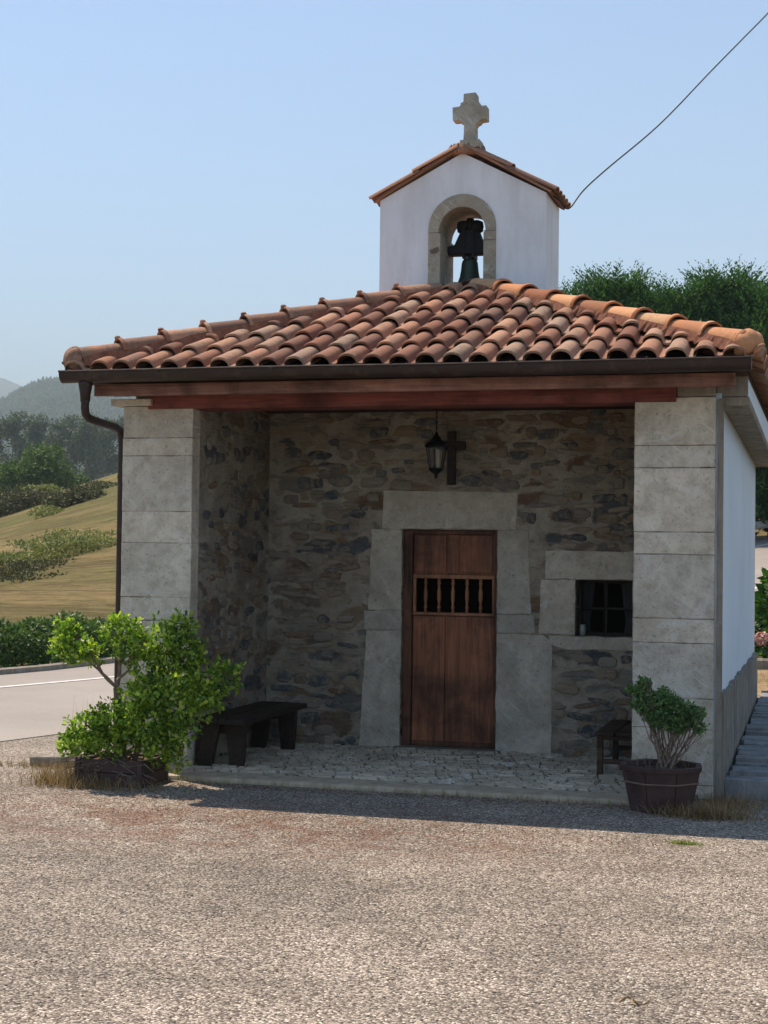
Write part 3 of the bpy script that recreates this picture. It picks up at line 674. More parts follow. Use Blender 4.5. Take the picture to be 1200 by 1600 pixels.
# door
door = empty('door', (2.09, YB+.06, .05)); under(door); door.location = Vector((2.09, YB+.06, .05))-OFF
door['label'] = 'brown wooden door with a row of turned balusters'
def D(name, mb, mat, **k):
    o = mb.build(name, mat, None, **k); o.parent = door; o.location = (-2.09, -(YB+.06), -.05); return o
yd = YB+.085
m = MB(); m.box(1.702, 1.775, YB+.05, YB+.14, .053, 1.798); m.box(2.452, 2.484, YB+.05, YB+.14, .053, 1.798); m.box(1.775, 2.452, YB+.05, YB+.14, 1.765, 1.798)
D('frame', m, M['doorframe'], bevel=.003)
m = MB(); m.box(1.78, 2.448, yd+.012, yd+.04, .06, 1.105)
m.box(1.778, 2.045, yd-.006, yd+.012, .075, 1.10); m.box(2.049, 2.447, yd-.007, yd+.012, .075, 1.10); D('plank_panel', m, M['door'], bevel=.003, seg=2)
m = MB(); m.box(1.778, 2.448, yd, yd+.03, 1.44, 1.765); m.box(1.80, 2.052, yd-.012, yd, 1.46, 1.755); m.box(2.166, 2.43, yd-.012, yd, 1.46, 1.755); m.box(2.062, 2.156, yd-.008, yd, 1.445, 1.762)
D('upper_panel', m, M['door'], bevel=.004, seg=2)
m = MB(); m.box(1.775, 2.45, yd-.016, yd+.03, 1.405, 1.438); m.box(1.775, 2.45, yd-.016, yd+.03, 1.107, 1.132); m.box(1.776, 1.80, yd-.009, yd+.03, 1.132, 1.405); m.box(2.43, 2.449, yd-.009, yd+.03, 1.132, 1.405)
D('rail', m, M['rail'], bevel=.004, seg=2)
m = MB(); m.box(1.778, 2.448, yd-.012, yd+.0, .057, .095); D('kick_board', m, M['doorframe'], bevel=.003)
prof = [(.013, 0), (.013, .02), (.008, .026), (.016, .036), (.016, .05), (.009, .058), (.011, .08), (.018, .118), (.016, .135), (.019, .142), (.016, .15), (.018, .165), (.011, .20), (.009, .222), (.016, .23), (.016, .243), (.008, .25), (.013, .256), (.013, .274)]
for i, x in enumerate((1.878, 1.990, 2.105, 2.222, 2.334)):
    D('baluster', MB().lathe(prof, (x, yd+.008, 1.131), 12), M['rail'], smooth=True)

# window
win = empty('window', (3.34, YB+.05, .975)); under(win); win.location = Vector((3.34, YB+.05, .975))-OFF; win['label'] = 'small dark barred window with faint curtains'
def W(name, mb, mat, **k):
    o = mb.build(name, mat, None, **k); o.parent = win; o.location = (-3.34, -(YB+.05), -.975); return o
m = MB(); yw = YB+.16
m.box(3.118, 3.14, yw, yw+.04, .977, 1.413); m.box(3.535, 3.558, yw, yw+.04, .977, 1.413); m.box(3.14, 3.535, yw, yw+.04, 1.39, 1.413); m.box(3.14, 3.535, yw, yw+.04, .977, 1.0)
m.box(3.326, 3.344, yw+.005, yw+.035, 1.0, 1.39); m.box(3.14, 3.326, yw+.005, yw+.035, 1.178, 1.196); m.box(3.344, 3.535, yw+.005, yw+.035, 1.178, 1.196)
W('frame', m, M['dark'], bevel=.002)
m = MB()
m.tube([(3.335, YB+.05, .96), (3.335, YB+.05, 1.43)], .006, 6); m.tube([(3.10, YB+.055, 1.185), (3.58, YB+.055, 1.185)], .006, 6)
W('grille', m, M['black'])
for s_ in (0, 1):
    m = MB(); vs = []; K = 14
    for k in range(K+1):
        z = .985+(1.40-.985)*k/K; wd = .05+.055*(abs(k/K-.25))**.7
        xo = 3.14 if s_ == 0 else 3.535; sg = 1 if s_ == 0 else -1
        for q in range(7): vs.append((xo+sg*wd*q/6, yw+.07+.008*math.sin(q*2.4), z))
    fs = [(k*7+q, k*7+q+1, (k+1)*7+q+1, (k+1)*7+q) for k in range(K) for q in range(6)]
    W('curtain', m.add(vs, fs), M['curtain'], smooth=True)

# ------------------------------------------------------------------ tiled roof
PIT = math.atan(.382); X0, X1, Y0, Z0 = -.235, 4.565, -.42, 2.875
XM = (X0+X1)/2; HW = (X1-X0)/2; YA = Y0+HW; ZR = Z0+HW*math.tan(PIT); YEND = 5.35
roof = empty('roof', (XM, YA, Z0)); under(roof); roof.location = Vector((XM, YA, Z0))-OFF; roof['label'] = 'hipped roof of weathered clay tiles'
def RF(name, o):
    o.name = name; o.parent = roof; o.location = (-XM, -YA, -Z0); return o
def tile_slope(width, run, clip, origin, ax, rs, mat, cw=.1845, exp=.385, name='roof_tiles'):
    """ax: unit vector along the eaves; slope rises to its left.  clip: planes (co, no) in world, cutting what lies on the no side"""
    U = Vector(ax); B = Vector((0, 0, 1)).cross(U); V_ = B*math.cos(PIT)+Vector((0, 0, 1))*math.sin(PIT); N = U.cross(V_)
    L = run/math.cos(PIT); bm = bmesh.new(); nr = int(L/exp)+1; nc = int(width/cw)+1
    prof = []
    for k in range(11):
        t = math.pi*k/10; prof.append((.066-.066*math.cos(t), .006+.058*math.sin(t)**.85))
    prof += [(.140, .001), (.157, -.004), (.174, -.001), (.188, .008)]
    th = .013
    for c in range(nc):
        for r in range(nr):
            j = [rs.uniform(-1, 1) for _ in range(5)]
            u0 = c*cw+j[0]*.006; v0 = r*exp-.035+j[1]*.014; v1 = v0+exp+.045; lift = .025+j[2]*.006
            rows = []
            for (v, up, sc_) in ((v0, lift, 1.03), (v0+.012, lift+.004, 1.03), ((v0+v1)/2, lift*.5+.001, 1.0), (v1, .0, .93)):
                top = []; bot = []
                for (pu, pw) in prof:
                    pu2 = .066+(pu-.066)*sc_ + j[3]*.008*(v-v0)/exp
                    pos = Vector(origin)+U*(u0+pu2)+V_*v+N*(pw*sc_+up)
                    top.append(bm.verts.new(pos)); bot.append(bm.verts.new(pos-N*th))
                rows.append((top, bot))
            n = len(prof)
            for a in range(3):
                for q in range(n-1):
                    f = bm.faces.new((rows[a][0][q], rows[a][0][q+1], rows[a+1][0][q+1], rows[a+1][0][q])); f.smooth = True
                    f = bm.faces.new((rows[a][1][q+1], rows[a][1][q], rows[a+1][1][q], rows[a+1][1][q+1])); f.smooth = True
            for q in range(n-1): bm.faces.new((rows[0][0][q+1], rows[0][0][q], rows[0][1][q], rows[0][1][q+1]))
            for a in range(3):
                bm.faces.new((rows[a][0][0], rows[a+1][0][0], rows[a+1][1][0], rows[a][1][0])); bm.faces.new((rows[a+1][0][-1], rows[a][0][-1], rows[a][1][-1], rows[a+1][1][-1]))
    for co, no in clip:
        bmesh.ops.bisect_plane(bm, geom=bm.verts[:]+bm.edges[:]+bm.faces[:], plane_co=co, plane_no=no, clear_outer=True, clear_inner=False)
    me = bpy.data.meshes.new(name); bm.to_mesh(me); bm.free()
    return link(name, me, mat)
cl = Vector((X0, Y0, Z0)); cr = Vector((X1, Y0, Z0)); nl = Vector((-1, 1, 0)).normalized(); nr_ = Vector((1, 1, 0)).normalized()
o = RF('tile_slope', tile_slope(2*HW, HW, [(cl, nl), (cr, nr_)], (X0, Y0, Z0), (1, 0, 0), rnd, M['tile'])); o['label'] = 'front slope of curved clay tiles with dark lichen'
RF('tile_slope', tile_slope(YEND-Y0, HW, [(cr, -nr_), (Vector((XM, 0, 0)), Vector((-1, 0, 0))), (Vector((0, YEND, 0)), Vector((0, 1, 0)))], (X1, Y0, Z0), (0, 1, 0), rnd, M['tile']))
RF('tile_slope', tile_slope(YEND-Y0, HW, [(cl, -nl), (Vector((XM, 0, 0)), Vector((1, 0, 0))), (Vector((0, Y0, 0)), Vector((0, -1, 0)))], (X0, YEND, Z0), (0, -1, 0), rnd, M['tile']))
# deck under tiles
m = MB(); d = .035; e = .05
m.add([(X0+e, Y0+e, Z0-d), (X1-e, Y0+e, Z0-d), (X1-e, YEND, Z0-d), (X0+e, YEND, Z0-d), (XM, YA, ZR-d), (XM, YEND, ZR-d)], [(0, 1, 4), (1, 2, 5, 4), (3, 0, 4, 5), (2, 3, 5)])
m.add([(X0+e, Y0+e, Z0-d-.03), (X1-e, Y0+e, Z0-d-.03), (X1-e, YEND, Z0-d-.03), (X0+e, YEND, Z0-d-.03)], [(0, 3, 2, 1)])
RF('roof_deck', m.build('roof_deck', M['ceil']))
# mortar under the caps and along the eaves
def cap_run(a, b, n, r0, rs, mat, knob=True, name='hip_tiles'):
    a, b = Vector(a), Vector(b); d = (b-a); L = d.length; d = d/L; s_ = d.cross(Vector((0, 0, 1))).normalized(); u = s_.cross(d).normalized()
    m = MB(); mm = MB(); st = L/n
    for i in range(n):
        t0 = i*st-.03; t1 = (i+1)*st+.03; vs = []; K = 12; jj = rs.uniform(-.006, .006)
        secs = [(t0, r0*1.10, .020), (t0+.028, r0*1.12, .020), (t0+.032, r0*1.0, .018), (t1, r0*.86, .0)]
        for (t, rr, up) in secs:
            for k in range(K+1):
                an = math.pi*(-.04+1.08*k/K); vs.append(a+d*t+s_*(math.cos(an)*rr+jj)+u*(math.sin(an)*rr*.86+up-.012))
        for (t, rr, up) in secs[:1]+secs[-1:]:
            for k in range(K+1):
                an = math.pi*(-.04+1.08*k/K); vs.append(a+d*t+s_*(math.cos(an)*(rr-.014)+jj)+u*(math.sin(an)*(rr-.016)*.86+up-.012))
        n1 = K+1; fs = [(q*n1+k, q*n1+k+1, (q+1)*n1+k+1, (q+1)*n1+k) for q in range(3) for k in range(K)]
        fs += [(k+1, k, 4*n1+k, 4*n1+k+1) for k in range(K)]+[(4*n1+k+1, 4*n1+k, 5*n1+k, 5*n1+k+1) for k in range(K)]+[(3*n1+k, 3*n1+k+1, 5*n1+k+1, 5*n1+k) for k in range(K)]
        m.add(vs, fs)
        if knob and i:
            c = a+d*(t0+.015)+u*(r0*.98+.02)
            m.lathe([(.004, .003), (.018, .0), (.024, -.008), (.022, -.022), (.016, -.03)], tuple(c), 8)
    # mortar bed with ragged lower edge
    K = int(L/.03); vs = []
    for i in range(K+1):
        p = a+d*(L*i/K)
        for sg in (-1, 1):
            vs.append(p+s_*sg*(r0*.97)+u*.015); vs.append(p+s_*sg*(r0*(1.22+rs.uniform(-.1, .16)))-u*(.045+rs.uniform(0, .025)))
    fs = [(i*4+o_, i*4+o_+1, i*4+o_+5, i*4+o_+4) for i in range(K) for o_ in (0, 2)]
    fs += [(i*4, i*4+2, i*4+6, i*4+4) for i in range(K)]+[(0, 1, 3, 2)]
    mm.add(vs, fs)
    return m, mm
def end_cap(m, c, d, r):
    """fluted half dome closing a hip at the eaves"""
    d = Vector(d).normalized(); s_ = d.cross(Vector((0, 0, 1))).normalized(); u = s_.cross(d).normalized(); c = Vector(c); vs = []; K = 42; J = 10
    for j in range(J+1):
        ph = math.pi/2*j/J
        for k in range(K+1):
            an = math.pi*(-.22+1.44*k/K); fl = 1+.13*abs(math.cos(an*3.5))**.6*(1-(ph/1.5708)**4); rr = r*math.cos(ph)*fl
            vs.append(c - d*r*.95*math.sin(ph) + s_*math.cos(an)*rr + u*(math.sin(an)*rr*.95))
    n1 = K+1; m.add(vs, [(j*n1+k, j*n1+k+1, (j+1)*n1+k+1, (j+1)*n1+k) for j in range(J) for k in range(K)]+[(q*n1, q*n1+K, (q+1)*n1+K, (q+1)*n1) for q in range(J)])
apex = Vector((XM, YA+.02, ZR+.05))
for a, kn, lab in ((Vector((X0+.05, Y0+.05, Z0+.10)), True, 'hip of overlapping clay caps with small knobs'), (Vector((X1-.05, Y0+.05, Z0+.10)), False, 'orange lichened hip of overlapping clay caps')):
    b = apex - (apex-a).normalized()*(.13 if not kn else .34)
    m, mm = cap_run(a, b, 9, .092, rnd, M['cap'], kn)
    end_cap(m, a-(b-a).normalized()*.012-Vector((0, 0, .012)), (b-a), .102)
    o = RF('hip_cap', m.build('hip_cap', M['cap'] if not kn else M['tile'], smooth=True)); o['label'] = lab
    md = o.modifiers.new('edge', 'EDGE_SPLIT'); md.split_angle = R(38)
    RF('hip_mortar', mm.build('hip_mortar', M['mortar']))
m, mm = cap_run(Vector((XM, YEND-.02, ZR+.045)), apex+Vector((0, .1, 0)), 8, .088, rnd, M['tile'], False)
RF('ridge_cap', m.build('ridge_cap', M['tile'], smooth=True)); RF('ridge_mortar', mm.build('ridge_mortar', M['mortar']))

# gutter and downpipe
gt = empty('gutter', (0, 0, 0)); under(gt); gt['label'] = 'dark brown half-round metal gutter'
m = MB(); r = .062; vs = []; K = 12; xs = [-.262+(4.552+.262)*i/24 for i in range(25)]
for x in xs:
    sag = .006*math.sin((x+.262)*1.3)
    for rr in (r, r-.004):
        for k in range(K+1):
            an = math.pi+math.pi*k/K; vs.append((x, -.462+math.cos(an)*rr, 2.868+sag+math.sin(an)*rr*1.25))
n1 = 2*(K+1); fs = []
for i in range(24):
    for k in range(K): fs.append((i*n1+k, i*n1+k+1, (i+1)*n1+k+1, (i+1)*n1+k)); fs.append((i*n1+K+1+k+1, i*n1+K+1+k, (i+1)*n1+K+1+k, (i+1)*n1+K+1+k+1))
    fs.append((i*n1, (i+1)*n1, (i+1)*n1+K+1, i*n1+K+1)); fs.append((i*n1+K, i*n1+2*K+1, (i+1)*n1+2*K+1, (i+1)*n1+K))
for i in (0, 24): fs.append(tuple(i*n1+k for k in range(K+1)))
m.add(vs, fs)
m.tube([(-.262, -.462-r-.002, 2.870), (1.2, -.462-r-.002, 2.872), (2.6, -.462-r-.002, 2.865), (4.552, -.462-r-.002, 2.868)], .0085, 6)
def G(name, mb, mat=M['gutter'], par=gt, **k):
    o = mb.build(name, mat, None, **k); o.parent = par; o.location = OFF*0; return o
# gt origin sits at chapel origin + 0, so undo the chapel offset once
gt.location = -OFF
G('trough', m, smooth=True).modifiers.new('e', 'EDGE_SPLIT').split_angle = R(35)
for x in (.5, 1.35, 2.2, 3.05, 3.9):
    m = MB(); m.box(x-.009, x+.009, -.53, -.40, 2.872, 2.879); m.box(x-.009, x+.009, -.5325, -.5285, 2.842, 2.871); G('bracket', m)
m = MB(); m.lathe([(.05, .0), (.05, -.02), (.038, -.09), (.036, -.13)], (-.085, -.452, 2.80), 14); G('outlet', m, smooth=True)
m = MB(); m.tube([(-.085, -.452, 2.68), (-.086, -.452, 2.62), (-.087, -.44, 2.575), (-.085, -.40, 2.545), (-.077, -.20, 2.525), (-.072, .02, 2.515), (-.068, .10, 2.495), (-.066, .125, 2.45), (-.066, .13, 2.38), (-.066, .13, .10)], .030, 14)
m.tube([(-.086, -.452, 2.70), (-.086, -.452, 2.655)], .035, 14); m.tube([(-.066, .13, 2.46), (-.066, .13, 2.42)], .034, 14)
pipe = G('downpipe', m, smooth=True); pipe.modifiers.new('e', 'EDGE_SPLIT').split_angle = R(40)
for z in (2.15, .9):
    m = MB(); m.tube([(-.066, .13, z-.012), (-.066, .13, z+.012)], .0345, 14); m.box(-.034, .0, .12, .14, z-.008, z+.008); G('pipe_clip', m)

# ------------------------------------------------------------------ bell gable
TX0, TX1, TY0, TY1, TC = 1.384, 2.794, 1.99, 2.62, 2.092
tower = empty('bell_gable', (TC, TY0, 3.5)); under(tower); tower.location = Vector((TC, TY0, 3.5))-OFF; tower['label'] = 'white plastered bell gable with arched opening'
def T(name, mb, mat, label=None, **k):
    o = mb.build(name, mat, None, **k); o.parent = tower; o.location = (-TC, -TY0, -3.5)
    if label: o['label'] = label
    return o
def arch(hw, zs, hw2=None, n=20, rz=None):
    hw2 = hw2 or hw; rz = rz or hw2
    return [(TC-hw, 3.3), (TC-hw, zs)]+[(TC+hw2*math.cos(math.pi-math.pi*i/n), zs+rz*math.sin(math.pi*i/n)) for i in range(n+1)]+[(TC+hw, zs), (TC+hw, 3.3)]
ZE = 4.565; ZA = 4.93
def arch_wall(outer, inner, y0, y1):
    """outer outline and inner arch share the base; filled as strips between them"""
    m = MB(); n = len(outer); vs = [(x, y0, z) for x, z in outer+inner]+[(x, y1, z) for x, z in outer+inner]; N = 2*n
    fs = []
    for i in range(n-1):
        fs.append((i, i+1, n+i+1, n+i)); fs.append((N+i+1, N+i, N+n+i, N+n+i+1)); fs.append((i+1, i, N+i, N+i+1)); fs.append((n+i, n+i+1, N+n+i+1, N+n+i))
    fs += [(0, n, N+n, N), (n-1, N+n-1, N+2*n-1, 2*n-1)]
    return m.add(vs, fs)
inner = arch(.287, 4.30, n=20, rz=.287)
# outer outline with as many points: jambs, eaves corners, rake
outer = [(TX0, 3.3), (TX0, 4.30)]
k = 21
for i in range(k):
    t = i/(k-1); x = TX0+(TX1-TX0)*t
    # first and last few points climb the side
    outer.append((x, ZE+(ZA-ZE)*(1-abs(2*t-1))))
outer += [(TX1, 4.30), (TX1, 3.3)]
m = arch_wall(outer, inner, TY0, TY1)
wall = T('wall', m, M['belfry'])
ring = arch(.183, 4.265, .200, 20, .215); ringo = [(x, z) for x, z in arch(.2865, 4.30, n=20, rz=.2865)]
m = arch_wall(ringo, ring, TY0-.012, TY0+.47); T('arch_stones', m, M['lichen'], label='lichened stone surround of the bell arch').modifiers.new('b', 'BEVEL').width = .006
m = MB(); m.box(TC-.30, TC+.30, TY0+.01, TY1-.01, 3.3, 3.72); T('sill', m, M['lichen'])
# joints and a broken notch of the surround
for (x0, x1, z) in ((TC-.2866, TC-.18, 4.272), (TC+.18, TC+.2866, 4.272), (TC+.18, TC+.2866, 4.195)):
    T('joint', MB().box(x0, x1, TY0-.0135, TY0-.005, z-.0022, z+.0022), M['jointm'])
m = MB(); m.add([(TC-.272, TY0-.0142, 4.13), (TC-.20, TY0-.0142, 4.155), (TC-.185, TY0-.0142, 4.125), (TC-.215, TY0-.0142, 4.10), (TC-.26, TY0-.0142, 4.095)], [(0, 1, 2, 3, 4)])
T('broken_notch', m, M['jointm'])
# roof of the gable: two clay verge runs plus tiles
def verge_tiles():
    m = MB(); rs = random.Random(3)
    for sg in (-1, 1):
        x_e = TX0-.065 if sg < 0 else TX1+.065; a = Vector((x_e, 0, ZE-.02+.0)); b = Vector((TC+sg*.03, 0, ZA+.035)); d = (b-a); L = d.length; d = d/L; u = Vector((0, 1, 0)); nrm = d.cross(u); nrm = nrm if nrm.z > 0 else -nrm
        ny = 5; wy = (TY1-TY0+.10)/ny
        for c in range(ny):
            for r in range(2):
                y0 = TY0-.05+c*wy; t0 = r*L/2-.0; t1 = min(L, (r+1)*L/2+.05); lift = .022
                vs = []; K = 8; hw = wy*.56
                for (t, up) in ((t0, lift+.006), (t1, .004)):
                    for th in (0, .014):
                        for k in range(K+1):
                            an = math.pi*k/K; vs.append(a+d*t+u*(y0+wy/2-math.cos(an)*(hw-th)*.98)+nrm*(math.sin(an)*(hw-th)*.55+up))
                n1 = K+1; fs = []
                for k in range(K):
                    fs += [(k, k+1, 2*n1+k+1, 2*n1+k), (n1+k+1, n1+k, 3*n1+k, 3*n1+k+1), (k+1, k, n1+k, n1+k+1), (2*n1+k, 2*n1+k+1, 3*n1+k+1, 3*n1+k)]
                fs += [(0, 2*n1, 3*n1, n1), (K, n1+K, 3*n1+K, 2*n1+K)]
                m.add(vs, fs)
        # flat underlay so no gaps show
        q = [a+d*.02+nrm*(-.0), a+d*L-nrm*0]; vs = []
        for p in (a+d*.03, b):
            for yy in (TY0-.035, TY1+.035):
                for h in (-.004, .016): vs.append(p+u*yy+nrm*h)
        m.add(vs, [(0, 1, 3, 2), (4, 6, 7, 5), (0, 4, 5, 1), (2, 3, 7, 6), (1, 5, 7, 3), (0, 2, 6, 4)])
    return m
T('verge_tiles', verge_tiles(), M['tile'], smooth=True, label='clay tiles on the little gable roof').modifiers.new('e', 'EDGE_SPLIT').split_angle = R(35)
m = MB(); m.lathe([(.155, -.03), (.158, .0), (.15, .035), (.11, .07), (.05, .085), (.01, .088)], (TC+.01, TY0+.10, ZA+.02), 20)
for k in range(20):
    an = 2*math.pi*k/20; c = Vector((TC+.01+math.cos(an)*.14, TY0+.10+math.sin(an)*.14, ZA+.03)); m.lathe([(.004, .05), (.016, .03), (.022, 0), (.018, -.035)], tuple(c), 6)
T('finial_cap', m, M['tile'], smooth=True)
# stone cross
cx, cy0, cy1 = 2.148, TY0-.02, TY0+.10
cr_ = [(-.052, 4.99), (-.046, 5.165), (-.062, 5.185), (-.085, 5.192), (-.088, 5.20), (-.143, 5.20), (-.147, 5.312), (-.092, 5.315), (-.080, 5.322), (-.078, 5.345), (-.055, 5.352), (-.052, 5.42),
       (.050, 5.425), (.055, 5.355), (.078, 5.345), (.082, 5.322), (.095, 5.31), (.140, 5.312), (.143, 5.198), (.086, 5.192), (.082, 5.178), (.060, 5.168), (.046, 5.15), (.050, 4.99)]
m = MB().prism([(cx+x, z) for x, z in cr_], cy0, cy1); m.box(cx-.075, cx+.09, cy0-.02, cy1+.02, 4.965, 5.03)
T('stone_cross', m, M['lichen'], bevel=.006, seg=2, label='grey lichened stone cross with stepped arms')

# ------------------------------------------------------------------ bell, lantern, wall cross
bell = empty('bell', (2.09, 2.3, 3.9), label='green bronze bell under its dark wooden yoke in the arch', cat='bell')
def Bp(name, mb, mat, par, org, **k):
    o = mb.build(name, mat, None, **k); o.parent = par; o.location = tuple(-Vector(org)); return o
bo = (2.09, 2.3, 3.9)
bp = [(.108, -.045), (.112, -.038), (.098, -.01), (.084, .03), (.076, .075), (.071, .12), (.068, .15), (.058, .172), (.035, .185), (.016, .19), (.016, .25)]
m = MB().lathe(bp, (2.09, 2.3, 3.92), 28); m.tube([(2.09, 2.3, 3.93), (2.09, 2.3, 3.86)], [.012, .02], 8); Bp('bell_body', m, M['bronze'], bell, bo, smooth=True)
m = MB(); m.prism([(1.905, 4.135), (2.275, 4.135), (2.275, 4.205), (2.215, 4.215), (2.165, 4.345), (2.025, 4.345), (1.965, 4.215), (1.905, 4.205)], 2.24, 2.36)
Bp('yoke', m, M['yoke'], bell, bo, bevel=.008)
m = MB(); m.lathe([(.02, -.06), (.055, -.04), (.062, 0), (.055, .04), (.02, .055)], (2.035, 2.3, 4.375), 14); m.lathe([(.02, -.06), (.055, -.04), (.062, 0), (.055, .04), (.02, .055)], (2.145, 2.3, 4.375), 14); m.lathe([(.03, -.05), (.05, 0), (.03, .062)], (2.09, 2.3, 4.385), 12)
Bp('counterweight', m, M['yoke'], bell, bo, smooth=True)
m = MB()
for x in (2.05, 2.13): m.box(x-.012, x+.012, 2.232, 2.368, 4.10, 4.36)
m.tube([(1.86, 2.3, 4.17), (2.32, 2.3, 4.17)], .018, 8); Bp('iron_strap', m, M['black'], bell, bo)

lo = (2.09, 1.2, 2.19); lan = empty('lantern', lo, label='black hexagonal lantern hanging from a rod before the door', cat='lantern')
hexa = lambda r, z, c=(2.09, 1.2): [(c[0]+r*math.cos(math.pi/6+math.pi/3*k), c[1]+r*math.sin(math.pi/6+math.pi/3*k), z) for k in range(6)]
m = MB(); a = hexa(.052, 2.262); b = hexa(.082, 2.436)
for k in range(6): m.tube([a[k], b[k]], .0055, 5)
for z, r_ in ((2.262, .055), (2.436, .088)):
    q = hexa(r_, z); m.tube(q+[q[0]], .007, 5)
m.lathe([(.058, 2.255), (.05, 2.245), (.02, 2.225), (.012, 2.21), (.013, 2.20), (.004, 2.188)], (2.09, 1.2, 0), 6, rot=math.pi/6)
Bp('cage', m, M['black'], lan, lo)
m = MB().lathe([(.096, 2.436), (.094, 2.446), (.074, 2.468), (.044, 2.488), (.028, 2.512), (.014, 2.53), (.010, 2.55)], (2.09, 1.2, 0), 6, rot=math.pi/6); Bp('cap', m, M['black'], lan, lo)
m = MB().lathe([(.050, 2.264), (.079, 2.434)], (2.09, 1.2, 0), 6, rot=math.pi/6); Bp('glass', m, M['glass'], lan, lo)
m = MB().lathe([(.006, 2.27), (.014, 2.28), (.019, 2.30), (.019, 2.40), (.012, 2.415), (.003, 2.42)], (2.105, 1.2, 0), 12); Bp('bulb', m, M['bulb'], lan, lo, smooth=True)
m = MB(); m.tube([(2.09, 1.2, 2.545), (2.09, 1.2, 2.752)], .0045, 6)
for z in (2.58, 2.62, 2.66, 2.70, 2.735): m.lathe([(.004, -.009), (.009, 0), (.004, .009)], (2.09, 1.2, z), 8)
Bp('rod', m, M['black'], lan, lo)
wc = MB(); wc.box(2.078, 2.143, YB-.05, YB-.002, 2.165, 2.59); wc.box(2.0, 2.0781, YB-.046, YB-.002, 2.435, 2.508); wc.box(2.1429, 2.222, YB-.046, YB-.002, 2.435, 2.508)
wc.add([(2.075, YB-.052, 2.17), (2.146, YB-.052, 2.17), (2.146, YB-.001, 2.16), (2.075, YB-.001, 2.16)], [(0, 1, 2, 3)])
o = wc.build('wall_cross', M['dark'], bevel=.003); tag(o, 'plain dark wooden cross fixed to the wall above the door lintel', 'cross')
jar = MB().lathe([(.02, 0), (.026, .004), (.026, .062), (.022, .07), (.024, .078), (.024, .088), (.015, .089)], (3.165, YB+.06, .975), 16)
o = jar.build('candle_jar', M['clayg'], smooth=True); tag(o, 'small glass candle jar standing in the corner of the window', 'jar')

# ------------------------------------------------------------------ benches
bo = (.78, .7, .03); bench = empty('bench', bo, label='long dark plank bench with splayed board legs on the porch left side', cat='bench')
m = MB(); m.box(.60, .775, .02, 1.42, .352, .392, .003); m.box(.79, .985, .0, 1.43, .350, .390, .003); Bp('seat', m, M['dark'], bench, bo, bevel=.005, seg=2)
def trestle(y):
    for (xt0, xt1, xb0, xb1) in ((.61, .76, .585, .70), (.80, .965, .84, .945)):
        m = MB().prism([(xb0, .036), (xb1, .036), (xt1, .350), (xt0, .350)], y, y+.045); Bp('leg', m, M['dark'], bench, bo, bevel=.004)
    m = MB(); m.box(.62, .95, y+.046, y+.08, .27, .349); Bp('cross_piece', m, M['dark'], bench, bo, bevel=.003)
trestle(.10); trestle(1.22)
bo = (3.55, .8, .04); st = empty('bench', bo, label='low weathered wooden bench half hidden behind the window-side pillar', cat='bench')
m = MB(); m.box(3.43, 3.57, .56, 1.50, .325, .352, .002); m.box(3.58, 3.73, .56, 1.50, .325, .352, .002); Bp('seat', m, M['stool'], st, bo, bevel=.004)
for (x, y) in ((3.445, .585), (3.70, .585), (3.445, 1.43), (3.70, 1.43)):
    m = MB().box(x, x+.042, y, y+.042, .036, .325); Bp('leg', m, M['stool'], st, bo, bevel=.003)
for y in (.592, 1.437):
    for za, zb in ((.125, .160), (.295, .324)): Bp('stretcher', MB().box(3.487, 3.70, y, y+.028, za, zb), M['stool'], st, bo, bevel=.002)

# ------------------------------------------------------------------ flagged path along the wall
m = MB(); rs = random.Random(9); y = .22
zt = lambda y: .135+.026*(y-.2)
m2 = MB(); m2.add([(4.385, .24, -.05), (5.35, .24, -.05), (5.35, 5.7, -.05), (4.385, 5.7, -.05), (4.385, .24, zt(.24)-.03), (5.35, .24, zt(.24)-.03), (5.35, 5.7, zt(5.7)-.03), (4.385, 5.7, zt(5.7)-.03)], [(0, 1, 5, 4), (1, 2, 6, 5), (2, 3, 7, 6), (3, 0, 4, 7), (4, 5, 6, 7)])
o = m2.build('path_bed', M['jointm']); tag(o, kind='structure')
m.box(4.37, 4.72, .10, .30, -.04, .128, .006); m.box(4.735, 5.1, .11, .30, -.04, .12, .006); m.box(5.115, 5.36, .10, .30, -.04, .125, .006)
y = .315
while y < 5.6:
    dy = rs.uniform(.10, .24); x = 4.375+rs.uniform(0, .03)
    while x < 5.33:
        dx = min(rs.uniform(.25, .7), 5.35-x); z = zt(y)+rs.uniform(-.012, .014); tl = rs.uniform(-.008, .012); s1, s2 = rs.uniform(-.02, .02), rs.uniform(-.02, .02)
        if dx > .06:
            k = 6; top = []; 
            pts = [(x, y+s1)]+[(x+dx*q/4, y+s1+(s2-s1)*q/4+rs.uniform(-.008, .008)) for q in range(1, 4)]+[(x+dx-.018, y+s2), (x+dx-.018, y+dy-.02+s2)]+[(x+dx*q/4, y+dy-.02+rs.uniform(-.010, .010)) for q in (3, 2, 1)]+[(x, y+dy-.02+s1)]
            n = len(pts); vs = [(a_, b_, z-.05) for a_, b_ in pts]+[(a_, b_, z+tl*(1 if b_ > y+dy/2 else -1)+rs.uniform(-.002, .002)) for a_, b_ in pts]
            m.add(vs, [(i, (i+1) % n, (i+1) % n+n, i+n) for i in range(n)]+[tuple(range(n, 2*n))])
        x += dx
    y += dy
o = m.build('path', M['slate']); tag(o, kind='structure')
o = sheet('verge', [(4.1, 5.2), (9, 5.2), (9, 8.4), (.4, 8.4), (.4, 5.2)], 0, M['verge'])
me = o.data
for v in me.vertices: v.co.z = .235 + .018*(v.co.y-5)
m = MB().box(1.5, 9.5, 8.42, 8.62, .0, .41, .01); o = m.build('kerb', M['slab'], bevel=.02); tag(o, kind='structure')
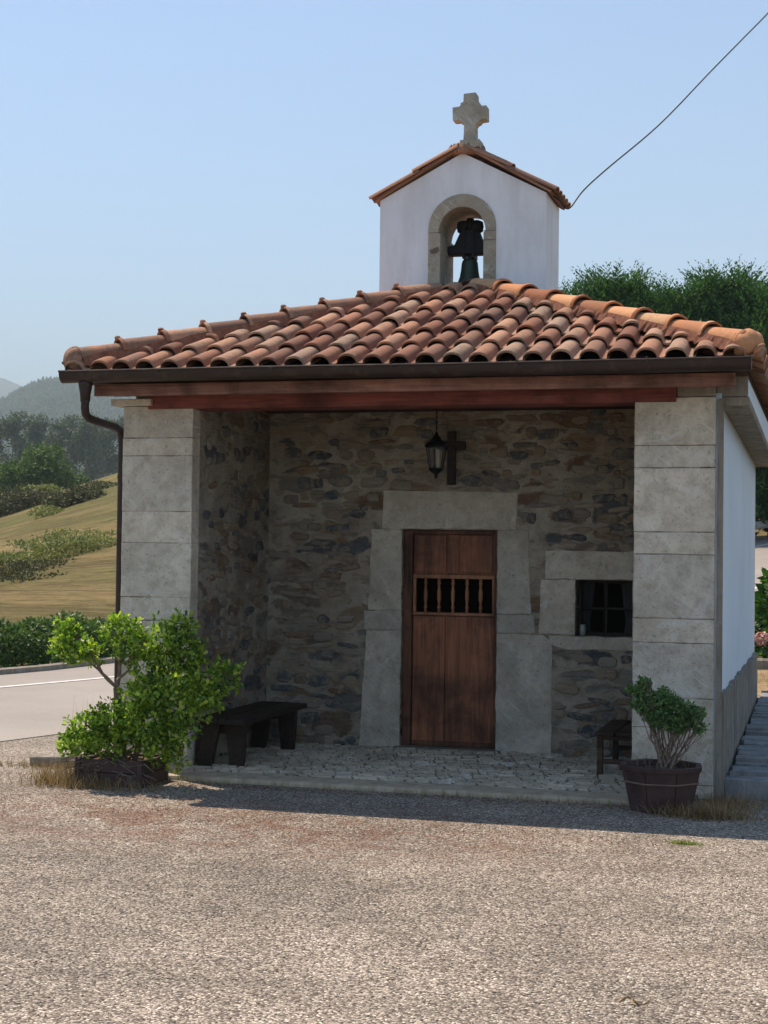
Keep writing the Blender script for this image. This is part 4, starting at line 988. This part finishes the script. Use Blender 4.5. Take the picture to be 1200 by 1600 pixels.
m = MB(); m.box(-.66, -.36, -.12, .10, -.03, .075, .01); m.box(-.35, -.12, -.10, .12, -.03, .06, .01)
o = m.build('kerb_stone', M['slab'], bevel=.012, seg=2); tag(o, 'short broken length of kerb stone beside the square planter', 'kerb stone')

# ------------------------------------------------------------------ planters and their shrubs
def branch(m, p0, p1, r0, r1, rs, wob=.03, n=5):
    p0, p1 = Vector(p0), Vector(p1); pts = []
    for i in range(n+1):
        t = i/n; q = p0.lerp(p1, t); w_ = wob*math.sin(math.pi*t)
        pts.append(q+Vector((rs.uniform(-w_, w_), rs.uniform(-w_, w_), rs.uniform(-w_, w_)*.5)))
    m.tube(pts, [r0+(r1-r0)*i/n for i in range(n+1)], 6); return pts
bo = (.34, -.64, 0); pl = empty('planter', bo, label='low square planter of dark weathered boards under the big bush', cat='planter')
m = MB(); z0 = .0
for (x0, x1, y0, y1) in ((.10, .58, -.86, -.835), (.10, .58, -.445, -.42)):
    m.box(x0, x1, y0, y1, z0, .088, .003); m.box(x0, x1, y0, y1, .092, .178, .003)
for (x0, x1) in ((.10, .125), (.555, .58)):
    m.box(x0, x1, -.8345, -.4455, z0, .088, .003); m.box(x0, x1, -.8345, -.4455, .092, .176, .003)
Bp('box', m, M['tub'], pl, bo, bevel=.004)
for (x, y) in ((.092, -.868), (.548, -.868), (.548, -.452), (.092, -.452)): Bp('corner_post', MB().box(x, x+.04, y, y+.04, z0-.002, .186), M['tub'], pl, bo, bevel=.004)
m = MB(); m.box(.126, .554, -.833, -.447, .02, .155, .004); Bp('soil', m, M['soil'], pl, bo)

rng = np.random.default_rng(21); rs = random.Random(21)
CL = [(.05, -.80, .93, .16, .15, .13), (-.03, -.80, 1.04, .09, .10, .08), (.16, -.82, .90, .10, .1, .08), (.38, -.76, 1.05, .17, .15, .10), (.46, -.74, .93, .16, .16, .12), (.64, -.70, .98, .20, .18, .15), (.78, -.66, 1.07, .10, .10, .11), (.80, -.66, .90, .13, .14, .14),
      (.99, -.62, .74, .19, .18, .12), (1.10, -.60, .79, .09, .1, .07), (.70, -.70, .68, .24, .20, .16), (.56, -.74, .60, .17, .18, .12), (.18, -.80, .36, .20, .18, .13), (.08, -.82, .28, .13, .12, .09), (.34, -.80, .44, .17, .18, .15), (.56, -.76, .42, .22, .20, .17),
      (.83, -.70, .54, .18, .18, .15), (.96, -.66, .62, .14, .15, .10), (.66, -.74, .26, .13, .14, .12), (.30, -.82, .28, .16, .1, .10), (.80, -.72, .36, .10, .1, .1)]
bush = empty('bush', (.34, -.64, .15), label='big glossy green laurel-like bush overflowing the square planter', cat='bush')
Pt, O = clump_points(rng, CL, 1750, .35)
Vv, F = rosettes(rng, Pt, O, 8, .038, .020, .95, .45, round_leaves)
o = npmesh('foliage', Vv, F, M['leaf'], bush); o.location = (-.34, .64, -.15)
m = MB(); base = (.36, -.66, .12)
t1 = branch(m, base, (.335, -.74, .66), .030, .024, rs, .02); fork = t1[-1]
for c, r_ in ((CL[0], .013), (CL[1], .010), (CL[3], .016), (CL[4], .012), (CL[2], .010)):
    q = branch(m, fork, c[:3], r_, r_*.4, rs, .03)
    for _ in range(4): branch(m, q[rs.randint(2, 4)], (c[0]+rs.uniform(-1, 1)*c[3]*.8, c[1]+rs.uniform(-1, 1)*c[4]*.8, c[2]+rs.uniform(-.6, 1)*c[5]*.8), .005, .002, rs, .02, 3)
t2 = branch(m, (.42, -.64, .12), (.56, -.70, .62), .022, .015, rs, .03)
for c in CL[5:12]:
    q = branch(m, t2[-1], c[:3], .010, .004, rs, .03)
    for _ in range(4): branch(m, q[rs.randint(2, 4)], (c[0]+rs.uniform(-1, 1)*c[3]*.8, c[1]+rs.uniform(-1, 1)*c[4]*.8, c[2]+rs.uniform(-.6, 1)*c[5]*.8), .004, .0015, rs, .02, 3)
for c in CL[12:]:
    branch(m, (rs.uniform(.25, .46), -.65, .14), c[:3], .009, .003, rs, .04)
for _ in range(26):
    x = rs.uniform(-.12, .75); branch(m, (.3+rs.uniform(-.1, .12), -.78, .2), (x, -.92+rs.uniform(-.05, .1), rs.uniform(.01, .16)), .004, .002, rs, .06)
o = m.build('stems', M['bark'], bush); o.location = (-.34, .64, -.15)
# pale sprouts at the foot of the pillar
Pt, O = clump_points(rng, [(.74, -.62, .18, .07, .07, .14)], 60, .2); Vv, F = rosettes(rng, Pt, O, 5, .035, .013, .9, .6)
o = npmesh('weed', Vv, F, M['sprout']); tag(o, 'small yellow green weed shooting up between planter and pillar', 'weed')

bo = (4.01, -.52, 0); pot = empty('planter', bo, label='octagonal dark wooden tub planter with a pale band near its rim', cat='planter')
PC = (4.01, -.52)
m = MB()
def octa(r, z, rot=R(28.2)): return [(PC[0]+r*math.cos(rot+math.pi/4*k), PC[1]+r*math.sin(rot+math.pi/4*k), z) for k in range(8)]
for k in range(8):
    for (ra, za, rb, zb, th) in ((.205, .0, .262, .262, .018), ):
        a, b, c, d = [list(map(Vector, o_)) for o_ in (octa(ra, za), octa(rb, zb), octa(ra-th, za), octa(rb-th, zb))]; q = (k+1) % 8
        for o_ in (a, b, c, d): t_ = (o_[q]-o_[k])*.012; o_[k] = o_[k]+t_; o_[q] = o_[q]-t_
        e = .0
        m.add([a[k], a[q], b[q], b[k], c[k], c[q], d[q], d[k]], [(0, 1, 2, 3), (5, 4, 7, 6), (3, 2, 6, 7), (0, 4, 5, 1), (0, 3, 7, 4), (1, 5, 6, 2)])
Bp('tub', m, M['tub'], pot, bo, bevel=.003)
m = MB(); a, b, c, d = octa(.268, .255), octa(.275, .288), octa(.235, .255), octa(.235, .288)
for k in range(8):
    q = (k+1) % 8; m.add([a[k], a[q], b[q], b[k], c[k], c[q], d[q], d[k]], [(0, 1, 2, 3), (5, 4, 7, 6), (3, 2, 6, 7), (0, 4, 5, 1), (0, 3, 7, 4), (1, 5, 6, 2)])
Bp('rim', m, M['tub'], pot, bo, bevel=.003)
m = MB(); rb = .205+.057*.185/.262; q = octa(rb+.004, .185); m.tube(q+[q[0]], .0055, 6); Bp('band', m, M['rope'], pot, bo)
m = MB().lathe([(.225, .20), (.235, .245)], (PC[0], PC[1], 0), 8, rot=R(28.2)); Bp('soil', m, M['soil'], pot, bo)
CR = [(3.86, -.50, .745, .085, .08, .05), (3.90, -.52, .80, .05, .05, .045), (3.90, -.5, .66, .10, .10, .08), (4.02, -.5, .70, .11, .11, .075), (4.00, -.52, .58, .11, .11, .08), (4.12, -.5, .64, .11, .10, .07), (4.10, -.52, .54, .09, .09, .06), (4.22, -.48, .61, .07, .08, .065), (4.24, -.5, .53, .055, .05, .04), (4.14, -.45, .56, .09, .1, .06)]
shrub = empty('shrub', (4.01, -.52, .24), label='small clipped dark green shrub with pale bare stems in the octagonal tub', cat='shrub')
CR = [(a_, b_, c_, d_*.88, e_*.9, f_*.85) for a_, b_, c_, d_, e_, f_ in CR]
Pt, O = clump_points(rng, CR, 1250, .3); Vv, F = rosettes(rng, Pt, O, 7, .019, .012, .95, .3, round_leaves)
o = npmesh('foliage', Vv, F, M['leafb'], shrub); o.location = (-4.01, .52, -.24)
m = MB()
for c in CR:
    for _ in range(3):
        b0 = (4.03+rs.uniform(-.05, .05), -.52+rs.uniform(-.04, .04), .23); q = branch(m, b0, (c[0], c[1], c[2]), .0075, .002, rs, .03, 6)
        for _ in range(3): branch(m, q[rs.randint(3, 5)], (c[0]+rs.uniform(-1, 1)*c[3], c[1]+rs.uniform(-1, 1)*c[4], c[2]+rs.uniform(-1, 1)*c[5]), .003, .0012, rs, .01, 3)
for _ in range(30): x, y = 4.01+rs.uniform(-.17, .17), -.52+rs.uniform(-.15, .15); branch(m, (x, y, .23), (x+rs.uniform(-.04, .04), y+rs.uniform(-.04, .04), .23+rs.uniform(.03, .14)), .0025, .001, rs, .02, 3)
o = m.build('stems', M['bark'], shrub); o.location = (-4.01, .52, -.24)
m = MB().prism([(4.05, .25), (4.075, .25), (4.085, .34), (4.06, .335)], -.62, -.615)

# ------------------------------------------------------------------ dry grass, litter, chippings
def grass(name, cx, cy, sx, sy, n, h, mat, seed, z=.0, label=None, cat='grass', flat=.6):
    r = np.random.default_rng(seed); k = r.normal(size=(n, 2)); x = cx+k[:, 0]*sx*.5; y = cy+k[:, 1]*sy*.5
    a = r.uniform(0, 2*math.pi, n); H = h*r.uniform(.4, 1.2, n); lean = r.uniform(.3, 1.0, n)*flat; Wd = r.uniform(.0015, .003, n); V = []
    dx, dy = np.cos(a), np.sin(a); px, py = -dy, dx
    segs = 4; L = []
    for s_ in range(segs+1):
        t = s_/segs; out = H*lean*t*1.6; zz = z+H*(t-lean*.75*t*t)*1.1; ww = Wd*(1-t*.85)
        L.append(np.stack([x+dx*out+px*ww, y+dy*out+py*ww, zz], 1)); L.append(np.stack([x+dx*out-px*ww, y+dy*out-py*ww, zz], 1))
    V = np.stack(L, 1).reshape(-1, 3); b = np.arange(n)[:, None, None]*(2*segs+2)
    F = (b+np.array([[2*q, 2*q+1, 2*q+3, 2*q+2] for q in range(segs)])[None]).reshape(-1, 4)
    o = npmesh(name, V, F, mat); tag(o, label, cat, kind='stuff'); return o
grass('dry_grass', -.02, -.80, .26, .22, 700, .16, M['straw'], 1, label='dry straw coloured grass tuft beside the square planter')
grass('dry_grass', .30, -.98, .45, .10, 350, .10, M['straw'], 2, label='dead grass creeping along the front of the square planter')
grass('dry_grass', 4.28, -.70, .30, .16, 1000, .12, M['straw'], 3, flat=.9, label='dry flattened grass tuft at the foot of the octagonal tub')
grass('dry_grass', 4.42, -.22, .24, .26, 420, .10, M['straw'], 4, label='dry grass between the pillar corner and the flagged path')
grass('green_weed', 4.26, -1.69, .10, .03, 260, .025, M['sprout'], 5, label='tiny flat green weed growing in the gravel near the shadow edge')
grass('tall_weed', .02, -.55, .25, .2, 40, .50, M['straw'], 6, flat=.2, label='thin dry seed stalks standing behind the square planter')
grass('edge_weed', 2.0, -.46, 3.4, .05, 220, .045, M['sprout'], 12, label='tiny sparse weeds sprouting along the front of the threshold')
grass('dry_grass', 3.2, -.50, 1.2, .08, 260, .05, M['straw'], 13, label='dead grass strands along the threshold near the octagonal tub')
grass('dry_grass', -.45, -.16, .5, .10, 380, .07, M['straw'], 8, label='dry grass along the broken kerb stone')
grass('dry_grass', 6.0, 6.8, 3.5, 1.2, 1500, .12, M['straw'], 7, z=.26, label='dry grass on the soil behind the chapel')
def chips():
    r = np.random.default_rng(5); n = 26000
    x = r.uniform(-2.5, 7.5, n); y = -.45-(r.random(n)**.8)*7.6; keep = ~((x > -.0) & (x < 4.1) & (y > -.45)); x, y = x[keep], y[keep]; n = len(x)
    s_ = .0025+.0045*r.random(n)**2.2; a = r.uniform(0, 6.28, n)
    oct_ = np.array([[1, 0, 0], [0, 1, 0], [-1, 0, 0], [0, -1, 0], [0, 0, .7], [.25, .2, -.4]]); q = oct_[None]*(.7+.6*r.random((n, 6, 1)))*s_[:, None, None]
    ca, sa = np.cos(a)[:, None], np.sin(a)[:, None]
    V = np.stack([x[:, None]+q[:, :, 0]*ca-q[:, :, 1]*sa, y[:, None]+q[:, :, 0]*sa+q[:, :, 1]*ca, q[:, :, 2]+.0015], 2).reshape(-1, 3)
    F = (np.arange(n)[:, None, None]*6+np.array([[0, 1, 4], [1, 2, 4], [2, 3, 4], [3, 0, 4], [1, 0, 5], [2, 1, 5], [3, 2, 5], [0, 3, 5]])[None]).reshape(-1, 3)
    o = npmesh('gravel_chips', V, F, M['pebble']); tag(o, 'loose stone chippings scattered over the forecourt', 'gravel', kind='stuff')
chips()
def litter():
    r = np.random.default_rng(6); n = 6500; x = r.normal(1.6, 1.7, n)+.25*np.sin(np.arange(n)*.01); y = -1.75+r.normal(0, .30, n)+.12*np.sin(x*2.3)
    k = r.random(n) < .25; y = np.where(k, -.50-.12*r.random(n), y)
    ok = (x > -1) & (x < 4.2); x, y = x[ok], y[ok]; n = len(x)
    d = np.stack([r.normal(size=n), r.normal(size=n), r.normal(size=n)*.2], 1)
    Vv, F = leaves(np.stack([x, y, np.full(n, .004)], 1), d, np.stack([r.normal(size=n)*.4, r.normal(size=n)*.4, np.ones(n)], 1), r.uniform(.006, .020, n), r.uniform(.003, .008, n))
    o = npmesh('leaf_litter', Vv, F, M['litter']); tag(o, 'small brown dead leaves littered before the threshold', 'dead leaves', kind='stuff')
M['litter'] = m_leaf('dead_leaf', [(0, (.05, .022, .013)), (.5, (.15, .060, .034)), (1, (.32, .17, .08))], .1, .8, .1)
litter()
m = MB(); t = [(4.32+q*.013, -4.98+.018*math.sin(q*.9)+q*.008, .012+.012*math.sin(q*.8)) for q in range(9)]; m.tube(t, [.0035, .005, .004, .004, .0045, .004, .003, .003, .001], 5)
m.tube([t[3], (4.37, -4.99, .012), (4.385, -5.0, .010)], [.003, .002, .001], 5)
o = m.build('twig', M['straw']); tag(o, 'small dry curled twig lying on the foreground gravel', 'twig')

# ------------------------------------------------------------------ hedge, hydrangea, barrier
def hedge():
    r = np.random.default_rng(31); root = empty('hedge', (-6.0, 7.0, 0), label='low dense green roadside hedge beyond the road', cat='hedge')
    path = [(-8.6, 1.5), (-7.0, 5.0), (-6.1, 7.3), (-5.25, 9.4), (-4.5, 11.6), (-3.9, 14.0)]; n = 34000; seg = r.integers(0, len(path)-1, n); t = r.random(n)
    Pa = np.array(path); p = Pa[seg]*(1-t[:, None])+Pa[seg+1]*t[:, None]; an = r.uniform(-.1, math.pi+.1, n); 
    s_along = seg+t; hh = .57+.06*np.sin(s_along*9)+.05*np.sin(s_along*23+1); rad = .86+.2*r.random(n)
    dx = np.cos(an)*.42*rad; z = (np.maximum(np.sin(an), 0)**.7)*hh*rad*.98+.03+.1*(an < .1)*r.random(n)
    side = r.random(n) < .35; z = np.where(side, r.random(n)*hh*.85, z); dx = np.where(side, np.sign(np.cos(an))*(.36+.08*r.random(n)), dx)
    P_ = np.stack([p[:, 0]+dx, p[:, 1]-dx*.35, z], 1); O_ = unit(np.stack([dx*2, -dx, z*.8+.1], 1)+r.normal(size=(n, 3))*.3)
    Vv, F = leaves(P_, O_+r.normal(size=(n, 3))*.6, O_+r.normal(size=(n, 3))*.3, r.uniform(.05, .09, n), r.uniform(.03, .05, n))
    o = npmesh('foliage', Vv, F, M['hedge'], root); o.location = (6.0, -7.0, 0)
    m = MB()
    for (x0, y0), (x1, y1) in zip(path, path[1:]):
        for q in range(12):
            u = q/12; x, y = x0+(x1-x0)*u, y0+(y1-y0)*u; m.tube([(x, y, -.05), (x+rs.uniform(-.1, .1), y, .25), (x+rs.uniform(-.25, .25), y+rs.uniform(-.1, .1), .52)], [.02, .014, .006], 5)
    o = m.build('stems', M['bark'], root); o.location = (6.0, -7.0, 0)
hedge()
def hydrangea():
    r = np.random.default_rng(41); bo = (5.15, 9.6, .3); root = empty('hydrangea', bo, label='leafy hydrangea bush with pink flower heads behind the kerb', cat='shrub')
    cl = [(4.75, 9.5, .75, .55, .5, .45), (5.3, 9.7, .95, .6, .5, .55), (5.9, 9.6, .8, .55, .5, .45), (4.55, 9.6, 1.05, .35, .4, .35), (4.45, 9.2, .45, .3, .3, .2)]
    Pt, O = clump_points(r, cl, 1100, .75); Vv, F = rosettes(r, Pt, O, 4, .15, .10, .9, .2); o = npmesh('foliage', Vv, F, M['hydr'], root); o.location = tuple(-Vector(bo))
    fp = [(4.245, 8.92, .63), (5.0, 8.95, .95), (5.5, 9.05, 1.2), (5.75, 9.0, .7), (4.7, 9.1, 1.25)]
    for c in fp:
        d = unit(r.normal(size=(220, 3))); Vv, F = leaves(np.array(c)+d*.085*np.array([1, 1, .85]), unit(r.normal(size=(220, 3))), d, np.full(220, .035), np.full(220, .032))
        o = npmesh('flower_head', Vv, F, M['petal'], root); o.location = tuple(-Vector(bo))
    m = MB()
    for c in fp+[q[:3] for q in cl]: branch(m, (5.1+rs.uniform(-.2, .2), 9.6, .25), c, .012, .006, rs, .06)
    o = m.build('stems', M['bark'], root); o.location = tuple(-Vector(bo))
hydrangea()
def barrier():
    # along the outer (far) side of the road
    i0 = next(i for i, p in enumerate(RS) if p.y > 27); i1 = next(i for i, p in enumerate(RS) if p.y > 46); bo = RS[i0]
    root = empty('crash_barrier', (bo.x, bo.y, 0), label='white roadside crash barrier on the far side of the rising road', cat='barrier'); m = MB(); pts = []
    for i in range(i0, i1):
        t = (RS[i+1]-RS[i-1]).normalized(); c = RS[i]-Vector((t.y, -t.x, 0))*1.1; pts.append(Vector((c.x, c.y, height(c.x+1.6, c.y)+.0)))
    prof = [(-.02, .28), (.03, .33), (-.02, .39), (.03, .45), (-.02, .50), (-.05, .50), (-.05, .28)]; vs = []; n = len(prof)
    for k, p in enumerate(pts):
        a, b = pts[max(k-1, 0)], pts[min(k+1, len(pts)-1)]; t = (b-a); t.z = 0; t.normalize(); nr = Vector((t.y, -t.x, 0))
        for (o_, z) in prof: q = p+nr*o_; vs.append((q.x-bo.x, q.y-bo.y, p.z+z))
    m.add(vs, [(k*n+q, k*n+(q+1) % n, (k+1)*n+(q+1) % n, (k+1)*n+q) for k in range(len(pts)-1) for q in range(n)]); o = m.build('rail', M['barrier'], root)
    for k in range(0, len(pts), 4):
        p = pts[k]; m = MB(); m.box(p.x-bo.x-.11, p.x-bo.x-.05, p.y-bo.y-.03, p.y-bo.y+.03, p.z-.3, p.z+.47); m.build('post', M['barrier'], root)
barrier()

# ------------------------------------------------------------------ trees and field shrubs
def far_foliage(r, cl, n, L, W, shell=.6, spread=.9, up=.3):
    Pt, O = clump_points(r, cl, n, shell); return rosettes(r, Pt, O, 3, L, W, spread, up)
def conifer(seed, H, Rd):
    """tall dense hedge conifer: feathery upswept sprays all over a ragged column"""
    r = np.random.default_rng(seed); n = 2900
    h = r.random(n)**.85*.97+.02; a = r.uniform(0, 2*math.pi, n); lob = 1+.16*np.sin(a*3+seed)+.12*np.sin(h*14+a*2); rad = Rd*np.clip((1-h)**.40*1.12, .05, 1)*1.12*lob*(.45+.55*r.random(n)**.6)
    base = np.stack([np.cos(a)*rad, np.sin(a)*rad, h*H], 1)
    ax = unit(np.stack([np.cos(a)*.75, np.sin(a)*.75, .75+.5*h+r.random(n)*.3], 1)+r.normal(size=(n, 3))*.2)
    nb = 13; tq = np.tile(np.linspace(0, 1, nb), n); idx = np.repeat(np.arange(n), nb); SL = (.45+.40*r.random(n))[idx]*(1+.5*(h[idx] > .9))
    Pq = base[idx]+ax[idx]*(tq*SL)[:, None]+np.stack([0*tq, 0*tq, -.05*tq*tq], 1)
    side = np.where(np.arange(n*nb) % 2, 1, -1)[:, None]; S = unit(np.cross(ax[idx], np.stack([np.cos(a), np.sin(a), 0*a], 1)[idx]+r.normal(size=(n*nb, 3))*.3))
    d = unit(ax[idx]*.9+S*side*(.9-.5*tq)[:, None]+r.normal(size=(n*nb, 3))*.15)
    Ln = .20*(1.15-tq*.75)*(.7+.6*r.random(n*nb)); return leaves(Pq, d, r.normal(size=(n*nb, 3)), Ln*1.15, Ln*.42)
con_mesh = []
for s_ in (1, 2, 3):
    Vv, F = conifer(s_*17, 1*8.2, 1.7); me_o = npmesh('crown', Vv, F, M['conifer']); con_mesh.append(me_o.data); bpy.data.objects.remove(me_o)
trunk_mesh = MB().tube([(0, 0, -.4), (.04, 0, 2.5), (0, .05, 5.5), (.02, 0, 7.8)], [.16, .13, .08, .03], 8).mesh('trunk'); trunk_mesh.materials.append(M['bark'])
CT = [(-2.8, 37.0, .885, .80, 'lowest slim conifer right beside the bell gable, at the end of the row'), (-1.35, 37.6, .93, 1.12, 'second conifer from the bell gable, with several feathery tips'), (.45, 37.4, .87, 1.18, 'third conifer from the bell gable, above the middle of the tiled right hip'),
      (1.9, 37.8, .915, 1.15, 'fourth conifer from the bell gable, above the lower end of the right hip'), (3.4, 37.5, .86, 1.1, 'conifer beside the picture edge, behind the roof corner'), (5.0, 38.2, .86, 1.0, 'conifer furthest out from the chapel roof, at the picture edge'), (6.6, 39.0, 1.0, 1.05, 'conifer outermost in the hedge row')]
for i, (x, y, sz, sw, lab) in enumerate(CT[:6]):
    z = height(x, y)-.1; root = empty('conifer_tree', (x, y, z), i*1.7, label=lab, cat='conifer', group='tall conifers behind the chapel'); root.scale = (sw, sw, sz)
    o = bpy.data.objects.new('crown', con_mesh[i % 3]); C.objects.link(o); o.parent = root
    o = bpy.data.objects.new('trunk', trunk_mesh); C.objects.link(o); o.parent = root
def at(az, D): return (CAM.x-D*math.sin(az), CAM.y+D*math.cos(az))
# eucalyptus beyond the crest
def euca(seed, H):
    r = np.random.default_rng(seed); rs_ = random.Random(seed); cl = []; m = MB(); top = H
    m.tube([(0, 0, -2), (.2, .1, H*.35), (.1, .3, H*.7), (.4, 0, H*.93)], [.35, .28, .16, .05], 7)
    for k in range(13):
        h = H*(.42+.56*(k/12)); a = rs_.uniform(0, 6.28); d = H*.17*(1.25-(h/H)*.8)*rs_.uniform(.3, 1.3); c = (math.cos(a)*d, math.sin(a)*d, h)
        s1 = H*rs_.uniform(.055, .105); cl.append((*c, s1*1.15, s1*1.15, s1*.85)); m.tube([(.1, .1, h-H*.12), (c[0]*.6, c[1]*.6, h-H*.04), c], [.10, .06, .03], 5)
    return far_foliage(r, cl, 1400, .75, .34, .35, 1.1, -.1), m
eu = []
for s_ in (3, 4, 5):
    (Vv, F), m = euca(s_, 20.0); o = npmesh('crown', Vv, F, M['euca']); me1 = o.data; bpy.data.objects.remove(o); me2 = m.mesh('trunk'); me2.materials.append(M['bark']); eu.append((me1, me2))
EP = [(-75, 335, 1.0, 'eucalyptus at the far end of the row, beyond the picture edge'), (-12, 345, .93, 'leftmost eucalyptus of the row, cut by the picture edge'), (26, 338, 1.10, 'tallest open-crowned eucalyptus of the row with pale limbs'), (55, 352, .96, 'eucalyptus just behind the round green tree'),
      (84, 342, .98, 'eucalyptus between the tallest one and the middle of the row'), (108, 350, 1.00, 'broad dark eucalyptus in the middle of the row'), (134, 340, 1.02, 'eucalyptus second from the downpipe'), (162, 348, .96, 'eucalyptus nearest the downpipe'), (192, 352, .97, 'eucalyptus partly hidden by the chapel pillar')]
for i, (px, D_, sz, lab) in enumerate(EP):
    x, y = at(A(px), D_); ztop = {26: 660, -12: 664, 84: 668}.get(px, 662); zt_ = 1.6+(858+px*.012-ztop)*D_/2461.5; z = zt_-20*sz
    g = height(x, y); z = min(z, g+0.0) if z < g else z
    root = empty('eucalyptus_tree', (x, y, z), i*2.1, label=lab, cat='tree', group='eucalyptus row beyond the pasture'); root.scale = (sz, sz, sz)
    for nm, me in zip(('crown', 'trunk'), eu[(i*2+1) % 3]): o = bpy.data.objects.new(nm, me); C.objects.link(o); o.parent = root
# round green trees on the crest
def blob_tree(name, px, D_, zc, rx, rz, n, L, mat, lab, cat, seed, ntr=True, group=None):
    x, y = at(A(px), D_); g = height(x, y); r = np.random.default_rng(seed); rs_ = random.Random(seed); cl = []
    for k in range(12):
        a = rs_.uniform(0, 6.28); e = rs_.uniform(-.6, 1); d = rs_.uniform(.35, .75); cl.append((math.cos(a)*rx*d*math.cos(e), math.sin(a)*rx*d*math.cos(e), zc-g+rz*d*math.sin(e), rx*.42, rx*.42, rz*.42))
    root = empty(name, (x, y, g), label=lab, cat=cat, group=group); Vv, F = far_foliage(r, cl, n, L, L*.55, .5); npmesh('crown', Vv, F, mat, root)
    m = MB(); m.tube([(0, 0, -.5), (.05, 0, (zc-g)*.6), (0, .1, zc-g)], [rx*.09, rx*.06, .04], 6)
    for c in cl[:6]: m.tube([(0, 0, (zc-g)*.35), (c[0]*.5, c[1]*.5, c[2]*.8), c[:3]], [rx*.045, rx*.03, .02], 5)
    m.build('trunk', M['bark'], root); return root
blob_tree('round_tree', 67, 136, 8.0, 2.9, 2.5, 2300, .30, M['oak'], 'rounded bright green tree standing below the eucalyptus row', 'tree', 51)
blob_tree('round_tree', 22, 134, 6.7, 1.9, 2.0, 1300, .28, M['oak'], 'darker small tree left of the rounded green tree', 'tree', 52)
blob_tree('round_tree', -10, 136, 7.2, 2.4, 2.3, 1200, .30, M['oak'], 'dark tree cut by the left picture edge on the crest', 'tree', 56)
blob_tree('round_tree', 108, 150, 7.6, 2.0, 1.4, 900, .30, M['oak'], 'low tree right of the rounded green tree, on the crest', 'tree', 57)
def scrub(name, px0, px1, D_, h, w, n, L, mat, lab, seed):
    r = np.random.default_rng(seed); cl = []; k = max(3, int((px1-px0)/14)); x0, y0 = at(A((px0+px1)/2), D_); g0 = height(x0, y0)
    for q in range(k):
        px = px0+(px1-px0)*(q+.5)/k; dd = D_+r.uniform(-1, 1)*w*.4; x, y = at(A(px), dd); g = height(x, y); hh = h*r.uniform(.5, 1.1)*(1-.5*abs(2*(q+.5)/k-1)); s_ = (px1-px0)/k*dd/2461*r.uniform(.8, 1.3)
        cl.append((x-x0, y-y0, g-g0+hh*.3, s_, w*.5, hh*.7))
    root = empty(name, (x0, y0, g0), label=lab, cat='shrub', group='wild shrubs on the dry pasture'); Vv, F = far_foliage(r, cl, n, L, L*.6, .6, 1.0, .5); npmesh('foliage', Vv, F, mat, root)
    m = MB()
    for c in cl: m.tube([(c[0], c[1], c[2]-c[5]-.3), (c[0]+.05, c[1], c[2]), (c[0]-.1, c[1], c[2]+c[5]*.6)], [.04, .03, .01], 5)
    m.build('stems', M['bark'], root)
scrub('field_shrub', 84, 150, 84, .9, 3.0, 1500, .16, M['scrubd'], 'dark rounded shrub alone in the middle of the dry slope', 61)
scrub('field_shrub', -30, 70, 104, 1.7, 6, 1700, .22, M['scrubd'], 'brownish shrubs at the left end of the crest', 62)
scrub('field_shrub', 40, 84, 116, 1.5, 4, 900, .22, M['scrub'], 'olive shrub just under the rounded green tree', 63)
scrub('field_shrub', 125, 182, 98, .35, 5, 700, .16, M['scrubd'], 'low flat scrub near the crest beside the downpipe', 64)
scrub('field_shrub', 62, 92, 80, .35, 3, 300, .14, M['scrub'], 'small pale scrub at the left foot of the dark rounded shrub', 68)
scrub('field_shrub', 28, 96, 52, .22, 7, 1500, .11, M['scrub'], 'green bramble thicket across the lower slope, left half', 65)
scrub('field_shrub', 90, 188, 54, .38, 8, 2200, .11, M['scrub'], 'green bramble thicket across the lower slope, right half by the downpipe', 66)
scrub('field_shrub', -40, 58, 42, .16, 7, 1700, .09, M['scrubd'], 'dark low scrub patch just above the roadside hedge', 67)
scrub('field_shrub', 60, 100, 46, .08, 5, 500, .08, M['scrubd'], 'thin dark strip of scrub trailing right of the low patch', 69)
# ------------------------------------------------------------------ overhead cable
m = MB(); wp = [(2.84, 2.05, 4.55), (2.90, 2.04, 4.50), (2.94, 2.06, 4.445), (2.97, 2.17, 4.48), (3.04, 2.38, 4.66), (3.18, 2.81, 4.94), (3.55, 3.46, 5.47), (3.94, 4.2, 6.14), (4.21, 4.61, 6.56), (4.43, 5.02, 6.93), (4.78, 5.83, 7.6), (5.3, 7.0, 8.6)]
pp = [Vector(p) for p in wp]; pp = [pp[0]*2-pp[1]]+pp+[pp[-1]*2-pp[-2]]; fine = []
for i in range(1, len(pp)-2):
    for q in range(6):
        t = q/6; a, b, c, d = pp[i-1:i+3]; fine.append(.5*((2*b)+(c-a)*t+(2*a-5*b+4*c-d)*t*t+(3*b-a-3*c+d)*t**3))
m.tube(fine, .0065, 6);
o = m.build('overhead_cable', M['cable']); tag(o, 'thin black overhead cable looping from the bell gable eave into the sky', 'cable')

# ------------------------------------------------------------------ air
def haze():
    m = MB().box(-8200, 8200, -4200, 8600, -3.0, 640); o = m.build('haze', None); mt = bpy.data.materials.new('haze_air'); mt.use_nodes = True; t = mt.node_tree
    t.nodes.remove(t.nodes['Principled BSDF']); v = t.nodes.new('ShaderNodeVolumePrincipled'); v.inputs['Density'].default_value = .00034; v.inputs['Color'].default_value = (.77, .93, .98, 1); v.inputs['Anisotropy'].default_value = -.1
    t.links.new(v.outputs[0], t.nodes['Material Output'].inputs['Volume']); o.data.materials.append(mt); tag(o, 'pale morning haze filling the valley air', 'haze', kind='stuff')
haze()
